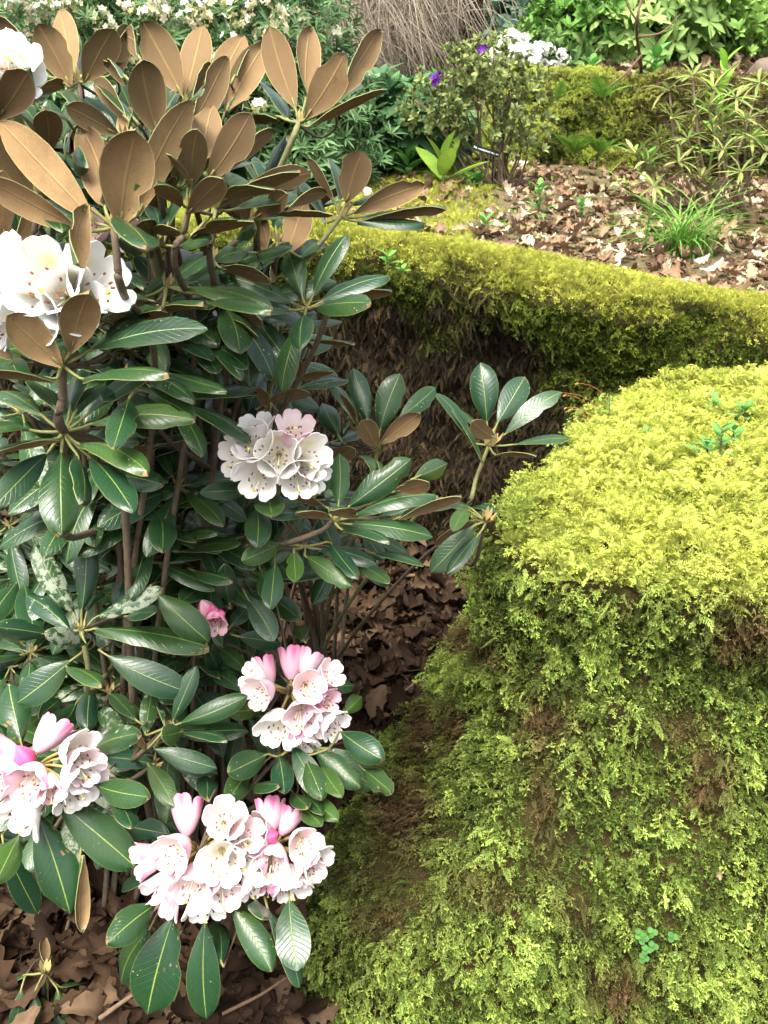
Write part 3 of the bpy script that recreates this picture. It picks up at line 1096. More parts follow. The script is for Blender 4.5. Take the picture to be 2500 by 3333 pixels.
def make_leaf(parent, centre, base, tip, width, normal, rs, dust=0.0, hue=None, **kw):
    g = Geo()
    a, n = leaf_geo(g, base, tip, width, normal, rs, **kw)
    centre, base = np.asarray(centre), np.asarray(base)
    b1 = base + a * 0.012
    if np.linalg.norm(base - centre) > .042:      # the leaf sits on a side twig that comes out of the bush behind it
        tw = base - a * .016 + FWD * .008
        tube(g, [centre + FWD * .01, centre * .6 + base * .4 + FWD * .07, tw + FWD * .05, tw], 0.0019, 0.0015, 5, 4, seg=9)
        tube(g, [tw, base - n * .0006, b1 - n * .0008], 0.0018, 0.0013, 5, 3, seg=5)
    else:
        mid = centre * .5 + base * .5 + (-n) * 0.002
        tube(g, [centre, mid, base - n * .0006, b1 - n * .0008], 0.0021, 0.0013, 5, 3, seg=6)
    me = g.mesh('leaf', LEAF_MATS, attrs={'dust': dust, 'hue': rs.uniform(0, .55) if hue is None else hue})
    return link('leaf', me, parent)


def hero_leaf(parent, centre3, d, bx, by, tx, ty, wpx, flag, L, rs):
    """leaf whose blade runs between two directions seen from here, its depth and tilt solved from its true size"""
    vis = math.hypot(tx - bx, ty - by) * d / FOC
    dd = 0.0
    Lb = L * .9
    if vis < Lb:
        dd = math.sqrt(Lb * Lb - vis * vis) * 0.85
    if '+' not in flag: dd = -dd
    if '0' in flag: dd *= 0.25
    d0 = d + 0.12 * dd
    base = unproj(bx, by, d0)
    tip = unproj(tx, ty, d0 + dd)
    a = nrm(tip - base)
    Lr = np.linalg.norm(tip - base)
    vdir = nrm(CAM - (base + tip) / 2)
    vp = nrm(vdir - (vdir @ a) * a)
    sx = np.cross(a, vp)
    wv = wpx * (d0 + dd * .5) / FOC
    W = min(max(wv, 0.30 * Lr), 0.46 * max(Lr, .06))
    W = max(W, wv)
    ct = min(1.0, wv / W)
    st = math.sqrt(max(0, 1 - ct * ct))
    best = None
    for sg in (1, -1):
        n = vp * ct + sx * (st * sg)
        if 'u' in flag: n = -n
        if best is None or n[2] > best[2]: best = n
    if 'v' in flag:      # other lean
        n1 = vp * ct + sx * st; n2 = vp * ct - sx * st
        if 'u' in flag: n1, n2 = -n1, -n2
        best = n1 if n1[2] < n2[2] else n2
    dust = rs.uniform(.0, .12)
    if 'd' in flag: dust = rs.uniform(.44, .58)
    if 'e' in flag: dust = rs.uniform(.30, .40)
    hue = rs.uniform(0.05, .45)
    if 'y' in flag: hue = rs.uniform(.75, 1)
    if 'o' in flag: hue = rs.uniform(.85, 1)
    if 'k' in flag: hue = 0.0
    arch = rs.uniform(.0, .085)
    make_leaf(parent, centre3, base, tip, W, best, rs, dust, hue, arch=arch if 'u' not in flag else rs.uniform(.0, .04),
              cup=rs.uniform(.0, .20), bites=rs.choice([0, 0, 0, 1, 1, 2]), twist=rs.uniform(-.45, .45))


def bud_geo(g, c, ax, size, m, rs):
    for i in range(6):
        a = i * 2.4
        s = nrm(np.cross(ax, [math.cos(a), math.sin(a), .3]))
        d = nrm(ax + s * .35)
        w = np.cross(d, s)
        b0 = c + s * size * .18
        L = size * rs.uniform(.7, 1.1)
        g.add([b0 - w * size * .2, b0 + w * size * .2, b0 + d * L * .6 + w * size * .16 + s * size * .1, b0 + d * L * 1.1, b0 + d * L * .6 - w * size * .16 + s * size * .1], [[0, 1, 2, 3, 4]], m)


CR = {1: (0, 0, .7535), 2: (1000, 0, .9042), 3: (0, 750, .6028), 4: (600, 900, .7836), 5: (0, 1650, .6028), 6: (0, 2450, .6932), 7: (1000, 1100, .9042), 8: (1000, 2200, .9042),
      'C': (760, 2060, .2411), 'D': (0, 2260, .2411), 'E': (420, 2520, .4099), 'B': (700, 1320, .2291), 'A': (0, 760, .2652)}


def cv(cr, x, y):
    o = CR[cr]
    return o[0] + x * o[2], o[1] + y * o[2]


BUSH = {
    'tall': thing('rhododendron_bush', (-.42, 1.15, 0.0), 'tall rhododendron at upper left, its upright leaves showing brown felted undersides', 'shrub', 'rhododendron bushes on the left'),
    'mid': thing('rhododendron_bush', (-.20, 1.72, 0.0), 'dark green rhododendron by the mossy wall with one pale cream flower truss', 'shrub', 'rhododendron bushes on the left'),
    'low': thing('rhododendron_bush', (-.36, 1.25, 0.0), 'low rhododendron at bottom left bearing several pink and white flower trusses', 'shrub', 'rhododendron bushes on the left'),
    'droop': thing('rhododendron_bush', (-.52, .98, 0.0), 'small wilted rhododendron shoot with narrow drooping leaves in the bottom left corner', 'shrub', 'rhododendron bushes on the left'),
}
ROOT = {'tall': (-.42, 1.15, 0.0), 'mid': (-.20, 1.72, 0.0), 'low': (-.36, 1.25, 0.0), 'droop': (-.52, .98, 0.0)}


def branch(bush, pts, r0, r1, rs, mat=None, bud=None):
    g = Geo()
    C = tube(g, pts, r0, r1, 8, 0, seg=max(14, len(pts) * 6), bump=.12)
    ax = nrm(C[0] - C[2])
    if bud: bud_geo(g, C[0], ax, bud, 1, rs)
    me = g.mesh('branch', [mat or M_BARK, M_BUD])
    return link('branch', me, BUSH[bush])


def whorl(bush, cr, cx, cy, d, L, leaves, stem=(), r=.0045, mat=None, bud=.014):
    rs = random.Random(int(cx * 7 + cy * 13))
    X, Y = cv(cr, cx, cy)
    c3 = unproj(X, Y, d)
    pts = [c3]
    for (sx, sy, sdd) in stem:
        a, b = cv(cr, sx, sy)
        pts.append(unproj(a, b, sdd))
    rt = np.array(ROOT[bush]) + np.array([rs.uniform(-.08, .08), rs.uniform(-.08, .08), -.03])
    last = pts[-1]
    q1 = last * .85 + rt * .15 + FWD * .16
    q1[2] = last[2] * .86
    q2 = last * .35 + rt * .65
    q2[2] = last[2] * .45
    q2[1] = max(q2[1], last[1] + .16)
    pts += [q1, q2, rt]
    br = branch(bush, pts, r * .66, r * .95, rs, mat or M_BARK, bud)
    for lf in leaves:
        if len(lf) == 4:
            tx, ty, w, fl = lf
            bx, by = cx + .17 * (tx - cx), cy + .17 * (ty - cy)
        else:
            bx, by, tx, ty, w, fl = lf
        B = cv(cr, bx, by); T = cv(cr, tx, ty)
        hero_leaf(br, c3, d, B[0], B[1], T[0], T[1], w * CR[cr][2], fl, L, rs)
    return br


T_ = 'tall'
# --- upper left, brown undersides
whorl(T_, 1, 490, 985, .80, .125, [(520, 965, 597, 543, 228, 'uo-'), (415, 962, 12, 528, 165, 'uo-'), (365, 998, -70, 760, 115, 'uo-'), (455, 895, 378, 582, 135, 'u+'),
      (590, 930, 815, 430, 135, 'uo-'), (365, 890, 300, 1150, 118, 'uo-'), (500, 930, 640, 1040, 60, 't-')], [(500, 1060, .80), (512, 1180, .81), (530, 1260, .83)], r=.005)
whorl(T_, 1, 820, 890, .86, .105, [(826, 812, 855, 548, 122, 'u-'), (900, 775, 1088, 485, 150, 'u-'), (870, 700, 912, 473, 132, 'u+'), (812, 918, 970, 757, 115, 'u-'),
      (815, 795, 745, 660, 30, 'u-'), (788, 880, 678, 768, 70, 'u-'), (985, 720, 1168, 560, 55, 'u+')], [(790, 1020, .87), (755, 1140, .88)])
whorl(T_, 1, 935, 900, .92, .11, [(950, 872, 1293, 720, 62, 'u-'), (1000, 850, 1335, 742, 90, 'u+'), (1000, 905, 1283, 825, 45, 't+'), (960, 860, 1188, 800, 70, 'u-'), (975, 800, 1057, 765, 85, 't+'),
      (820, 1020, 1095, 935, 55, 'u-'), (905, 990, 1000, 925, 40, 'u-')], [(920, 1020, .93), (908, 1140, .94)])
whorl(T_, 1, 1292, 530, 1.0, .11, [(1277, 470, 1165, 118, 136, 'u-'), (1320, 425, 1330, 138, 106, 'u+'), (1320, 512, 1493, 230, 150, 'u-'), (1465, 410, 1625, 138, 95, 'u+'), (1245, 515, 1132, 340, 52, 't+'),
      (1335, 545, 1665, 372, 42, 'u-'), (1400, 470, 1552, 345, 30, 't+'), (1205, 500, 1088, 508, 52, 'u+')], [(1260, 610, 1.0), (1205, 735, 1.02), (1120, 900, 1.05)], mat=M_BARKG, r=.0052)
whorl(T_, 1, 340, 352, 1.04, .105, [(308, 375, 162, 104, 138, 'u-'), (325, 310, 265, 57, 118, 'u+'), (367, 352, 497, 114, 142, 'u-'), (165, 245, 3, 93, 62, 'u+'), (470, 260, 565, 150, 75, 'u+'),
      (470, 330, 532, 122, 80, 'u+'), (355, 320, 368, 195, 40, 't+'), (285, 380, 360, 455, 40, 't-'), (210, 330, 130, 258, 60, 'uk+')], [(350, 430, 1.04), (370, 560, 1.06)])
whorl(T_, 1, 800, 445, 1.0, .11, [(788, 412, 618, 97, 155, 'u-'), (800, 410, 872, 123, 132, 'u+'), (915, 455, 1048, 167, 135, 'u+'), (970, 490, 1135, 205, 130, 'u+'), (1010, 330, 1120, 198, 70, 'u+'),
      (740, 480, 748, 388, 72, 't+'), (930, 480, 985, 408, 40, 't+'), (985, 450, 1065, 312, 28, 't+'), (600, 240, 558, 155, 40, 'u+')], [(810, 560, 1.0), (820, 800, 1.03)])
whorl(T_, 1, 690, 620, .92, .11, [(680, 575, 607, 248, 165, 'u-'), (820, 560, 968, 253, 112, 'u+'), (820, 440, 886, 285, 34, 'u+'), (552, 512, 418, 363, 62, 'u+'), (575, 505, 452, 375, 40, 't+'),
      (810, 480, 845, 400, 30, 'u-'), (700, 480, 735, 395, 40, 't+')], [(690, 760, .93), (700, 900, .97)])
whorl(T_, 1, 545, 600, .90, .095, [(508, 580, 275, 452, 102, 'u-'), (560, 580, 548, 505, 72, 'uo+'), (520, 640, 470, 575, 60, 'u-'), (345, 690, 305, 620, 50, 'u+'), (280, 660, 345, 565, 55, 'u+'),
      (545, 330, 478, 272, 40, 'u+'), (340, 650, 350, 720, 40, 't-'), (270, 500, 215, 460, 30, 't+')], [(550, 720, .91), (560, 860, .92)])
whorl(T_, 1, 165, 830, .86, .105, [(215, 640, 195, 448, 122, 'u-'), (135, 850, -20, 570, 150, 'uo-'), (20, 1035, 12, 728, 105, 'uo-'), (60, 1062, 228, 828, 105, 'uo+'), (160, 800, 150, 640, 80, 'u+'), (110, 850, 275, 985, 70, 't-')],
      [(150, 1000, .87), (140, 1180, .9)])
whorl(T_, 1, -25, 530, .82, .10, [(0, 500, 140, 282, 150, 'uk-'), (120, 420, 260, 365, 45, 'u+'), (60, 470, 205, 345, 40, 't+'), (70, 480, 190, 400, 30, 't+')], [(-60, 700, .85)])
whorl(T_, 2, 122, 778, 1.12, .085, [(140, 730, 200, 543, 117, 'u-'), (165, 765, 420, 662, 78, 'u-'), (195, 778, 497, 733, 28, 'u-'), (180, 795, 428, 797, 35, 't-'), (165, 730, 308, 675, 34, 't+'), (120, 720, 88, 568, 46, 't+'),
      (105, 735, 8, 572, 30, 'u+'), (70, 800, -15, 645, 34, 't+')], [(60, 860, 1.12), (0, 930, 1.13), (-60, 1000, 1.15)], mat=M_BARKG)
# row of half-seen leaves under the brown crown
whorl(T_, 1, 1090, 940, 1.0, .09, [(1105, 940, 1250, 832, 92, 'uk-'), (1160, 930, 1440, 920, 30, 'uk-'), (1240, 890, 1398, 825, 50, 'uk+'), (1110, 945, 1285, 905, 40, 'tk+'), (1020, 1030, 1085, 985, 60, 't-'), (1075, 1090, 940, 1115, 70, 't-')],
      [(1040, 1020, 1.01), (1000, 1120, 1.03)])
whorl(T_, 1, 1200, 1040, 1.08, .09, [(1235, 1100, 1312, 878, 128, 'u+'), (1160, 1090, 1135, 950, 60, 'uk+'), (1180, 1080, 1250, 1070, 60, 't-'), (1190, 980, 1215, 940, 60, 'te+'), (1300, 1110, 1400, 1040, 60, 't+')], [(1190, 1140, 1.1)])
whorl(T_, 1, 700, 1060, .95, .085, [(650, 1010, 600, 930, 90, 'uk-'), (690, 985, 655, 880, 80, 'tk+'), (720, 975, 800, 800, 50, 't+'), (672, 1010, 772, 985, 60, 'uk-'), (620, 1090, 520, 1030, 50, 'tk-'), (780, 1060, 900, 1030, 60, 't-')],
      [(690, 1120, .99)])
# --- below the white truss
whorl(T_, 3, 335, 725, .84, .105, [(330, 728, 22, 452, 195, 'uo-'), (388, 640, 492, 306, 200, 'uo-'), (490, 640, 1115, 516, 122, 'te-'), (445, 800, 900, 752, 34, 't-'), (70, 660, -60, 590, 60, 'u+'), (560, 590, 797, 435, 70, 'te+'),
      (575, 455, 768, 388, 52, 'u+'), (545, 500, 660, 460, 40, 'u+'), (300, 800, -90, 725, 40, 'u-'), (180, 690, 80, 690, 50, 't+')], [(338, 900, .86), (345, 1085, .89)], r=.0062)
whorl(T_, 3, 345, 1085, .89, .115, [(332, 1190, 333, 1632, 215, 't-'), (490, 1225, 718, 1502, 150, 't-'), (425, 1150, 792, 1285, 100, 'tey-'), (500, 1040, 1045, 1012, 118, 'ty-'), (255, 1205, -30, 1490, 150, 'tk-'),
      (220, 990, -40, 860, 105, 't+'), (150, 1075, -60, 1085, 60, 't-'), (310, 1120, -60, 1172, 45, 'u-'), (405, 980, 572, 820, 70, 't+'), (470, 990, 828, 725, 92, 't+'), (375, 960, 430, 738, 100, 't+'),
      (300, 960, 180, 800, 110, 't+'), (420, 1210, 465, 1455, 105, 'tk-'), (700, 900, 615, 1155, 155, 't-')], [(345, 1400, .95), (360, 1650, 1.05)], r=.006, bud=None)
whorl(T_, 3, 690, 790, .98, .105, [(720, 850, 1042, 1000, 135, 'ty-'), (890, 765, 1218, 852, 92, 't-'), (800, 790, 1045, 905, 92, 't-'), (700, 860, 560, 900, 80, 'tk-'), (640, 800, 500, 700, 70, 'tk+'), (730, 870, 840, 1010, 110, 'tk-')], [(680, 900, 1.0)])
whorl(T_, 3, 900, 300, .96, .11, [(1015, 305, 1472, 405, 92, 't-'), (1090, 345, 1462, 412, 62, 'te-'), (920, 290, 1132, 122, 92, 't+'), (785, 355, 930, 230, 72, 'te+'), (850, 380, 1068, 268, 42, 't+'), (590, 185, 782, 290, 52, 't-'),
      (705, 510, 872, 390, 92, 'u-'), (880, 415, 1100, 365, 52, 'ue-'), (660, 310, 780, 290, 40, 'u+')], [(880, 480, .99)])
whorl(T_, 3, 1160, 160, 1.06, .10, [(1190, 200, 1468, 255, 70, 'uk-'), (1180, 140, 1360, -20, 70, 't+'), (1290, 165, 1565, 85, 60, 't-'), (1230, 170, 1240, 130, 50, 't+'), (1455, 270, 1490, 200, 60, 'u+'), (1380, 200, 1510, 100, 60, 't+')], [(1150, 300, 1.07)])
whorl(T_, 3, 1110, 590, 1.08, .10, [(1130, 620, 1330, 735, 90, 't-'), (980, 610, 1140, 690, 80, 'tk-'), (1170, 670, 1305, 790, 60, 'te-'), (1250, 430, 1430, 470, 70, 'uk-'), (1060, 650, 1170, 750, 70, 'tk-'), (1190, 500, 1400, 560, 60, 'uk-')], [(1110, 720, 1.1)])
# --- middle bush
W_ = 'mid'
whorl(W_, 4, 352, 515, 1.22, .085, [(395, 240, 552, 282, 52, 'u-'), (540, 262, 712, 268, 22, 'u-'), (425, 220, 557, 148, 70, 't+'), (440, 215, 657, 180, 34, 't+'), (402, 230, 408, 112, 60, 'te+'), (372, 430, 492, 345, 80, 'u-'),
      (480, 425, 617, 380, 34, 'u-'), (362, 495, 492, 420, 55, 't+'), (470, 462, 683, 424, 46, 'te+'), (365, 515, 525, 472, 55, 'u-'), (335, 545, 318, 455, 55, 'u-'), (300, 600, 245, 540, 70, 'te+'), (400, 570, 410, 515, 60, 'td+'),
      (560, 100, 860, 45, 40, 'uk-'), (470, 60, 640, 20, 60, 't+'), (580, 90, 720, 20, 40, 't+')], [(372, 380, 1.22), (385, 200, 1.23), (350, 510, 1.23), (360, 660, 1.27)], mat=M_BARKG)
whorl(W_, 4, 800, 720, 1.30, .095, [(762, 605, 700, 378, 88, 't+'), (812, 640, 897, 402, 115, 't+'), (892, 588, 1047, 458, 80, 't+'), (727, 620, 614, 434, 50, 't+'), (818, 692, 985, 563, 82, 'u-'), (802, 708, 735, 592, 92, 'u-'), (718, 600, 665, 478, 30, 'u-'),
      (640, 660, 570, 520, 85, 't+'), (630, 680, 740, 640, 50, 'te+'), (660, 640, 660, 605, 40, 't+'), (600, 760, 715, 710, 65, 'u-')], [(790, 800, 1.32), (760, 950, 1.36)], mat=M_BARKG)
whorl(W_, 4, 1265, 700, 1.40, .105, [(1257, 605, 1230, 356, 120, 't+'), (1302, 605, 1418, 412, 108, 'te+'), (1335, 652, 1567, 476, 82, 't+'), (1195, 690, 1050, 480, 52, 't+'), (1225, 640, 1115, 528, 30, 't+'), (1290, 672, 1190, 598, 76, 'u-'),
      (1365, 697, 1600, 664, 30, 't+'), (1290, 738, 1465, 735, 22, 'u-'), (1240, 770, 1110, 530, 26, 't+')], [(1215, 830, 1.41), (1160, 970, 1.43)], r=.0046, mat=M_BARKG, bud=.03)
whorl(W_, 4, 1255, 1015, 1.38, .105, [(1205, 1035, 1023, 1228, 102, 't-'), (1175, 965, 1118, 1052, 66, 'ty-'), (1210, 1010, 1040, 1110, 50, 'uk+'), (1300, 980, 1180, 955, 30, 'tk+'), (1230, 1060, 1090, 1230, 60, 'tk-'), (1190, 960, 1050, 950, 30, 't+')], [(1240, 1060, 1.4), (1190, 1200, 1.5)], mat=M_BARK, bud=.02)
whorl(W_, 4, 620, 1015, 1.14, .105, [(640, 952, 643, 728, 92, 't+'), (680, 958, 942, 758, 122, 't+'), (708, 988, 1052, 900, 62, 't+'), (695, 1028, 1032, 1075, 78, 't-'), (655, 1050, 852, 1092, 35, 't-'), (890, 1000, 1148, 898, 40, 'u-'), (968, 832, 1102, 772, 82, 't+'),
      (880, 892, 1022, 845, 70, 'u-'), (610, 1000, 464, 966, 42, 'u-'), (705, 990, 604, 950, 62, 'u-'), (600, 960, 420, 885, 34, 'uk+'), (790, 810, 745, 738, 40, 't+'), (900, 990, 1110, 940, 40, 't+'), (820, 830, 810, 770, 30, 't+')],
      [(560, 1060, 1.15), (400, 1110, 1.2)], r=.005)
whorl(W_, 4, 500, 1120, 1.18, .095, [(405, 1108, 248, 1178, 92, 'ty-'), (455, 1130, 462, 1258, 76, 'ty-'), (500, 1160, 693, 1285, 86, 'ty-'), (378, 1185, 358, 1376, 92, 't-'), (350, 890, 365, 985, 125, 'ty-'), (285, 892, 68, 897, 76, 't-'), (300, 965, 302, 1115, 112, 'tk-'),
      (560, 1130, 800, 1190, 62, 'tk-'), (790, 1150, 992, 1196, 42, 'tk-'), (720, 1205, 848, 1268, 62, 'tk-'), (600, 1100, 720, 1250, 70, 'tk-'), (520, 990, 360, 990, 50, 'tk-')], [(400, 1115, 1.2), (300, 1130, 1.3)], bud=None)
# --- low bush
O_ = 'low'
whorl(O_, 5, 440, 665, 1.2, .105, [(400, 582, 187, 197, 132, 'td+'), (440, 572, 467, 182, 136, 'te+'), (510, 598, 872, 430, 102, 'td+'), (382, 668, 134, 470, 112, 'td+'), (515, 655, 1130, 742, 120, 'te-'), (467, 745, 258, 682, 112, 'td-'), (850, 470, 1128, 728, 172, 't-'),
      (580, 802, 1022, 1002, 172, 'tk-'), (380, 832, 88, 1062, 172, 't-'), (360, 862, 545, 945, 72, 't-'), (470, 560, 550, 450, 70, 'tk+'), (680, 590, 830, 560, 60, 'tk-'), (270, 690, -10, 650, 120, 'tk-')], [(475, 860, 1.22), (490, 1000, 1.26)], r=.0055, mat=M_BARKG)
whorl(O_, 5, 790, 290, 1.26, .10, [(830, 250, 985, 18, 130, 'td+'), (980, 130, 1130, -10, 108, 'td+'), (900, -20, 900, -110, 72, 'td+'), (990, 238, 1294, 190, 72, 't-'), (860, 302, 1163, 432, 82, 't-'), (1040, 340, 1244, 385, 72, 't-'), (745, 230, 710, 0, 85, 't+'),
      (705, 290, 572, 115, 85, 'te+'), (690, 330, 468, 152, 92, 'tk+'), (770, 277, 628, 132, 42, 'td+'), (960, 150, 1160, 130, 60, 't-'), (920, 300, 1180, 240, 60, 'te+'), (1030, 130, 1255, 150, 60, 't+')], [(745, 380, 1.27), (700, 520, 1.3)])
whorl(O_, 5, 900, 1190, 1.2, .09, [(785, 1232, 822, 990, 95, 'td+'), (930, 1165, 1058, 862, 98, 'te+'), (672, 1205, 522, 1098, 102, 'td+'), (970, 1170, 1333, 1022, 118, 't-'), (990, 1210, 885, 1235, 118, 'ty-'), (990, 1215, 1224, 1250, 50, 't-'), (790, 1310, 688, 1172, 62, 'uo-'),
      (830, 1305, 1170, 1410, 112, 't-'), (738, 1152, 600, 1000, 82, 'tk+'), (890, 1160, 860, 1040, 50, 'td+'), (940, 1180, 1120, 1170, 50, 't+')], [(830, 1260, 1.22), (720, 1360, 1.25)])
whorl(O_, 5, 590, 1000, 1.3, .10, [(520, 960, 440, 950, 60, 't+'), (490, 960, 470, 1200, 120, 'tk-'), (330, 1040, 215, 1130, 90, 'te-'), (420, 1050, 330, 1180, 110, 'te-'), (600, 1010, 740, 1150, 90, 't-'), (620, 960, 680, 900, 40, 't+')], [(585, 1080, 1.32)])
whorl(O_, 5, 130, 1340, 1.18, .115, [(112, 1262, 45, 942, 192, 'te+'), (495, 1320, 728, 1225, 132, 'te-'), (30, 1250, -60, 1050, 100, 'tk+')], [(160, 1500, 1.22)], bud=None)
whorl(O_, 6, 190, 160, 1.16, .12, [(270, 228, 642, 542, 192, 't-'), (178, 290, 330, 762, 195, 't-'), (92, 385, -15, 598, 135, 'ty-'), (445, 150, 683, 205, 132, 't-'), (20, 440, 180, 760, 120, 'tk+'), (375, 480, 365, 842, 55, 'uy0-'), (560, 220, 620, 330, 90, 'tk-')], [(200, 420, 1.25)], bud=None)
whorl(O_, 6, 720, 60, 1.24, .10, [(690, 45, 815, 250, 102, 'ty-'), (735, -20, 1022, 98, 105, 't-'), (740, 60, 500, 20, 90, 'tk+'), (560, 340, 780, 380, 110, 'tk-'), (540, 100, 700, 150, 80, 'tk+')], [(600, 120, 1.28)])
whorl(O_, 6, 1310, 20, 1.25, .105, [(1310, 10, 1335, 172, 108, 'tk-'), (1375, -30, 1502, 205, 118, 't-'), (1470, -20, 1690, 160, 120, 't-'), (1260, 5, 1082, 90, 130, 't-'), (1440, 190, 1580, 310, 95, 'ty-'), (1180, 150, 1300, 140, 50, 't-'), (1370, 180, 1440, 240, 70, 't-'), (1430, 200, 1510, 275, 70, 't-'),
      (1400, 240, 1500, 330, 90, 'ty-'), (1510, 60, 1600, 200, 90, 'tey-')], [(1300, 150, 1.3)], bud=None)
whorl(O_, 5, 1560, 960, 1.28, .10, [(1330, 892, 1188, 760, 92, 't+'), (1312, 992, 1148, 888, 95, 't+'), (1420, 1100, 1250, 1110, 100, 'ty-'), (1250, 640, 1340, 530, 90, 'tk+'), (1640, 720, 1600, 640, 90, 't+'), (1290, 700, 1520, 740, 110, 'tk+'), (1700, 970, 1920, 960, 80, 't+'), (1240, 520, 1215, 320, 110, 'tk-'), (1330, 480, 1480, 720, 130, 'tk-'),
      (1400, 320, 1465, 540, 105, 't-'), (1120, 760, 1180, 900, 90, 'tk+')], [(1540, 1100, 1.33)], bud=None)
whorl(O_, 8, 80, 260, 1.24, .10, [(118, 198, 268, 298, 102, 't-'), (30, 262, 245, 408, 115, 't-'), (195, 330, 295, 412, 80, 't-'), (-10, 290, 52, 435, 85, 't-'), (140, 130, 200, 70, 60, 'ty+')], [(60, 400, 1.3)], bud=None)
whorl(O_, 6, 930, 470, 1.16, .125, [(742, 705, 513, 887, 152, 't-'), (812, 775, 690, 1237, 238, 't-'), (962, 800, 970, 1257, 158, 't-'), (1088, 715, 1275, 1027, 132, 't-'), (700, 830, 556, 1092, 102, 'tk+'), (975, 215, 968, 92, 102, 't+'), (1055, 245, 1168, 88, 118, 't+'),
      (820, 880, 640, 1090, 120, 'tk+'), (720, 560, 565, 610, 90, 'tk+'), (1130, 690, 1250, 830, 100, 'tk+')], [(930, 600, 1.2)], bud=None)
whorl(O_, 6, 1270, 480, 1.15, .125, [(1358, 692, 1398, 1022, 168, 't-'), (1262, 745, 1412, 1102, 92, 'te-'), (1440, 480, 1560, 440, 70, 't+'), (1200, 690, 1240, 760, 80, 'tk-'), (1040, 980, 1010, 780, 90, 'tk+')], [(1260, 640, 1.2)], bud=None)
# --- wilted shoot, bottom left
whorl('droop', 6, 208, 1030, 1.38, .10, [(165, 1120, 160, 1330, 66, 't0-'), (270, 1110, 310, 1330, 80, 't0-'), (222, 1105, 190, 1255, 62, 'tk+'), (100, 1110, 60, 1330, 70, 'tk0-'), (120, 1040, -40, 1110, 30, 'tk+'), (285, 1100, 420, 1060, 30, 'tk+'), (205, 1000, 205, 880, 50, 'u+')],
      [(215, 1120, 1.42)], r=.004, bud=.02)
whorl('droop', 6, 430, 1170, 1.5, .09, [(450, 1160, 555, 1075, 40, 't+'), (590, 1180, 580, 1290, 60, 'tk-'), (640, 1150, 660, 1300, 70, 'tk-'), (760, 1150, 790, 1290, 90, 'ty-'), (420, 1180, 330, 1290, 20, 'u-')], [(380, 1230, 1.55)])

# --- inner whorls that fill the bushes behind the ones in front
mask = [(0, 520), (300, 480), (650, 560), (880, 640), (1000, 780), (1060, 900), (980, 1060), (900, 1250), (900, 1500), (1150, 1650), (1300, 1750), (1050, 1830), (860, 1880), (820, 2050), (780, 2250), (820, 2450), (760, 2600), (600, 2500), (480, 2650), (330, 2750), (0, 2850)]
rs = random.Random(77)
n_leaf = {k: sum(len(b.children) for b in BUSH[k].children) for k in BUSH}
rest = {}
cnt = 0
mask2 = [(300, 980), (880, 980), (880, 1250), (690, 1350), (690, 1980), (250, 1980)]
while cnt < 128:
    x, y = rs.uniform(-60, 1350), rs.uniform(480, 2850)
    if not in_poly(max(x, 1), y, mask if cnt < 100 else mask2): continue
    d = np.interp(y, [480, 900, 1300, 1700, 2200, 2850], [1.12, 1.05, 1.14, 1.34, 1.39, 1.34]) + rs.uniform(.0, .28)
    if cnt >= 100: d = np.interp(y, [980, 1350, 1980], [1.06, 1.12, 1.34]) + rs.uniform(0, .12)
    if 600 < x < 1150 and 1060 < y < 1720 and d < 1.30: continue
    c = unproj(x, y, d)
    if c[2] < .12 or c[1] > 2.2: continue
    bush = 'tall' if y < 1250 else ('mid' if x > 550 and y < 1900 else 'low')
    rt = np.array(ROOT[bush]) + [rs.uniform(-.1, .1), rs.uniform(-.1, .1), -.03]
    ax = nrm([rs.uniform(-.5, .5), rs.uniform(-.7, .2), 1.0])
    midp = c * .5 + rt * .5 + np.array([0, .14, -.02])
    midp[2] = c[2] * .55
    br = branch(bush, [c, c - ax * .05, midp, rt], .0026, .005, rs, M_BARK, .012)
    k = rs.randint(6, 9)
    up_leaf = y < 850
    a0 = rs.uniform(0, 6.28)
    e1 = nrm(np.cross(ax, [1, 0, 0])); e2 = np.cross(ax, e1)
    for i in range(k):
        th = a0 + i * 2.4
        el = rs.uniform(.5, 1.1) if up_leaf else rs.uniform(-.5, .45)
        d3 = nrm((e1 * math.cos(th) + e2 * math.sin(th)) * math.cos(el) + ax * math.sin(el))
        L = rs.uniform(.08, .115)
        nn_ = nrm(ax * math.cos(el) - (e1 * math.cos(th) + e2 * math.sin(th)) * math.sin(el))
        kw = dict(arch=rs.uniform(.02, .09), cup=rs.uniform(.06, .14), twist=rs.uniform(-.3, .3))
        if n_leaf[bush] < 290:
            make_leaf(br, c, c + d3 * .018, c + d3 * (.018 + L), L * rs.uniform(.30, .38), nn_, rs, dust=rs.choice([.05, .1, .12, .35] if bush != 'low' else [.05, .1, .35, .5, .58]), **kw)
            n_leaf[bush] += 1
        else:
            g = rest.setdefault(bush, Geo())
            leaf_geo(g, c + d3 * .018, c + d3 * (.018 + L), L * .34, nn_, rs, **kw)
            tube(g, [c, c + d3 * .02], .002, .0014, 5, 3, seg=3)
    cnt += 1
for k, g in rest.items():
    link('inner_leaves', g.mesh('inner_leaves', LEAF_MATS, attrs={'dust': .1, 'hue': .25}), BUSH[k], kind='stuff')

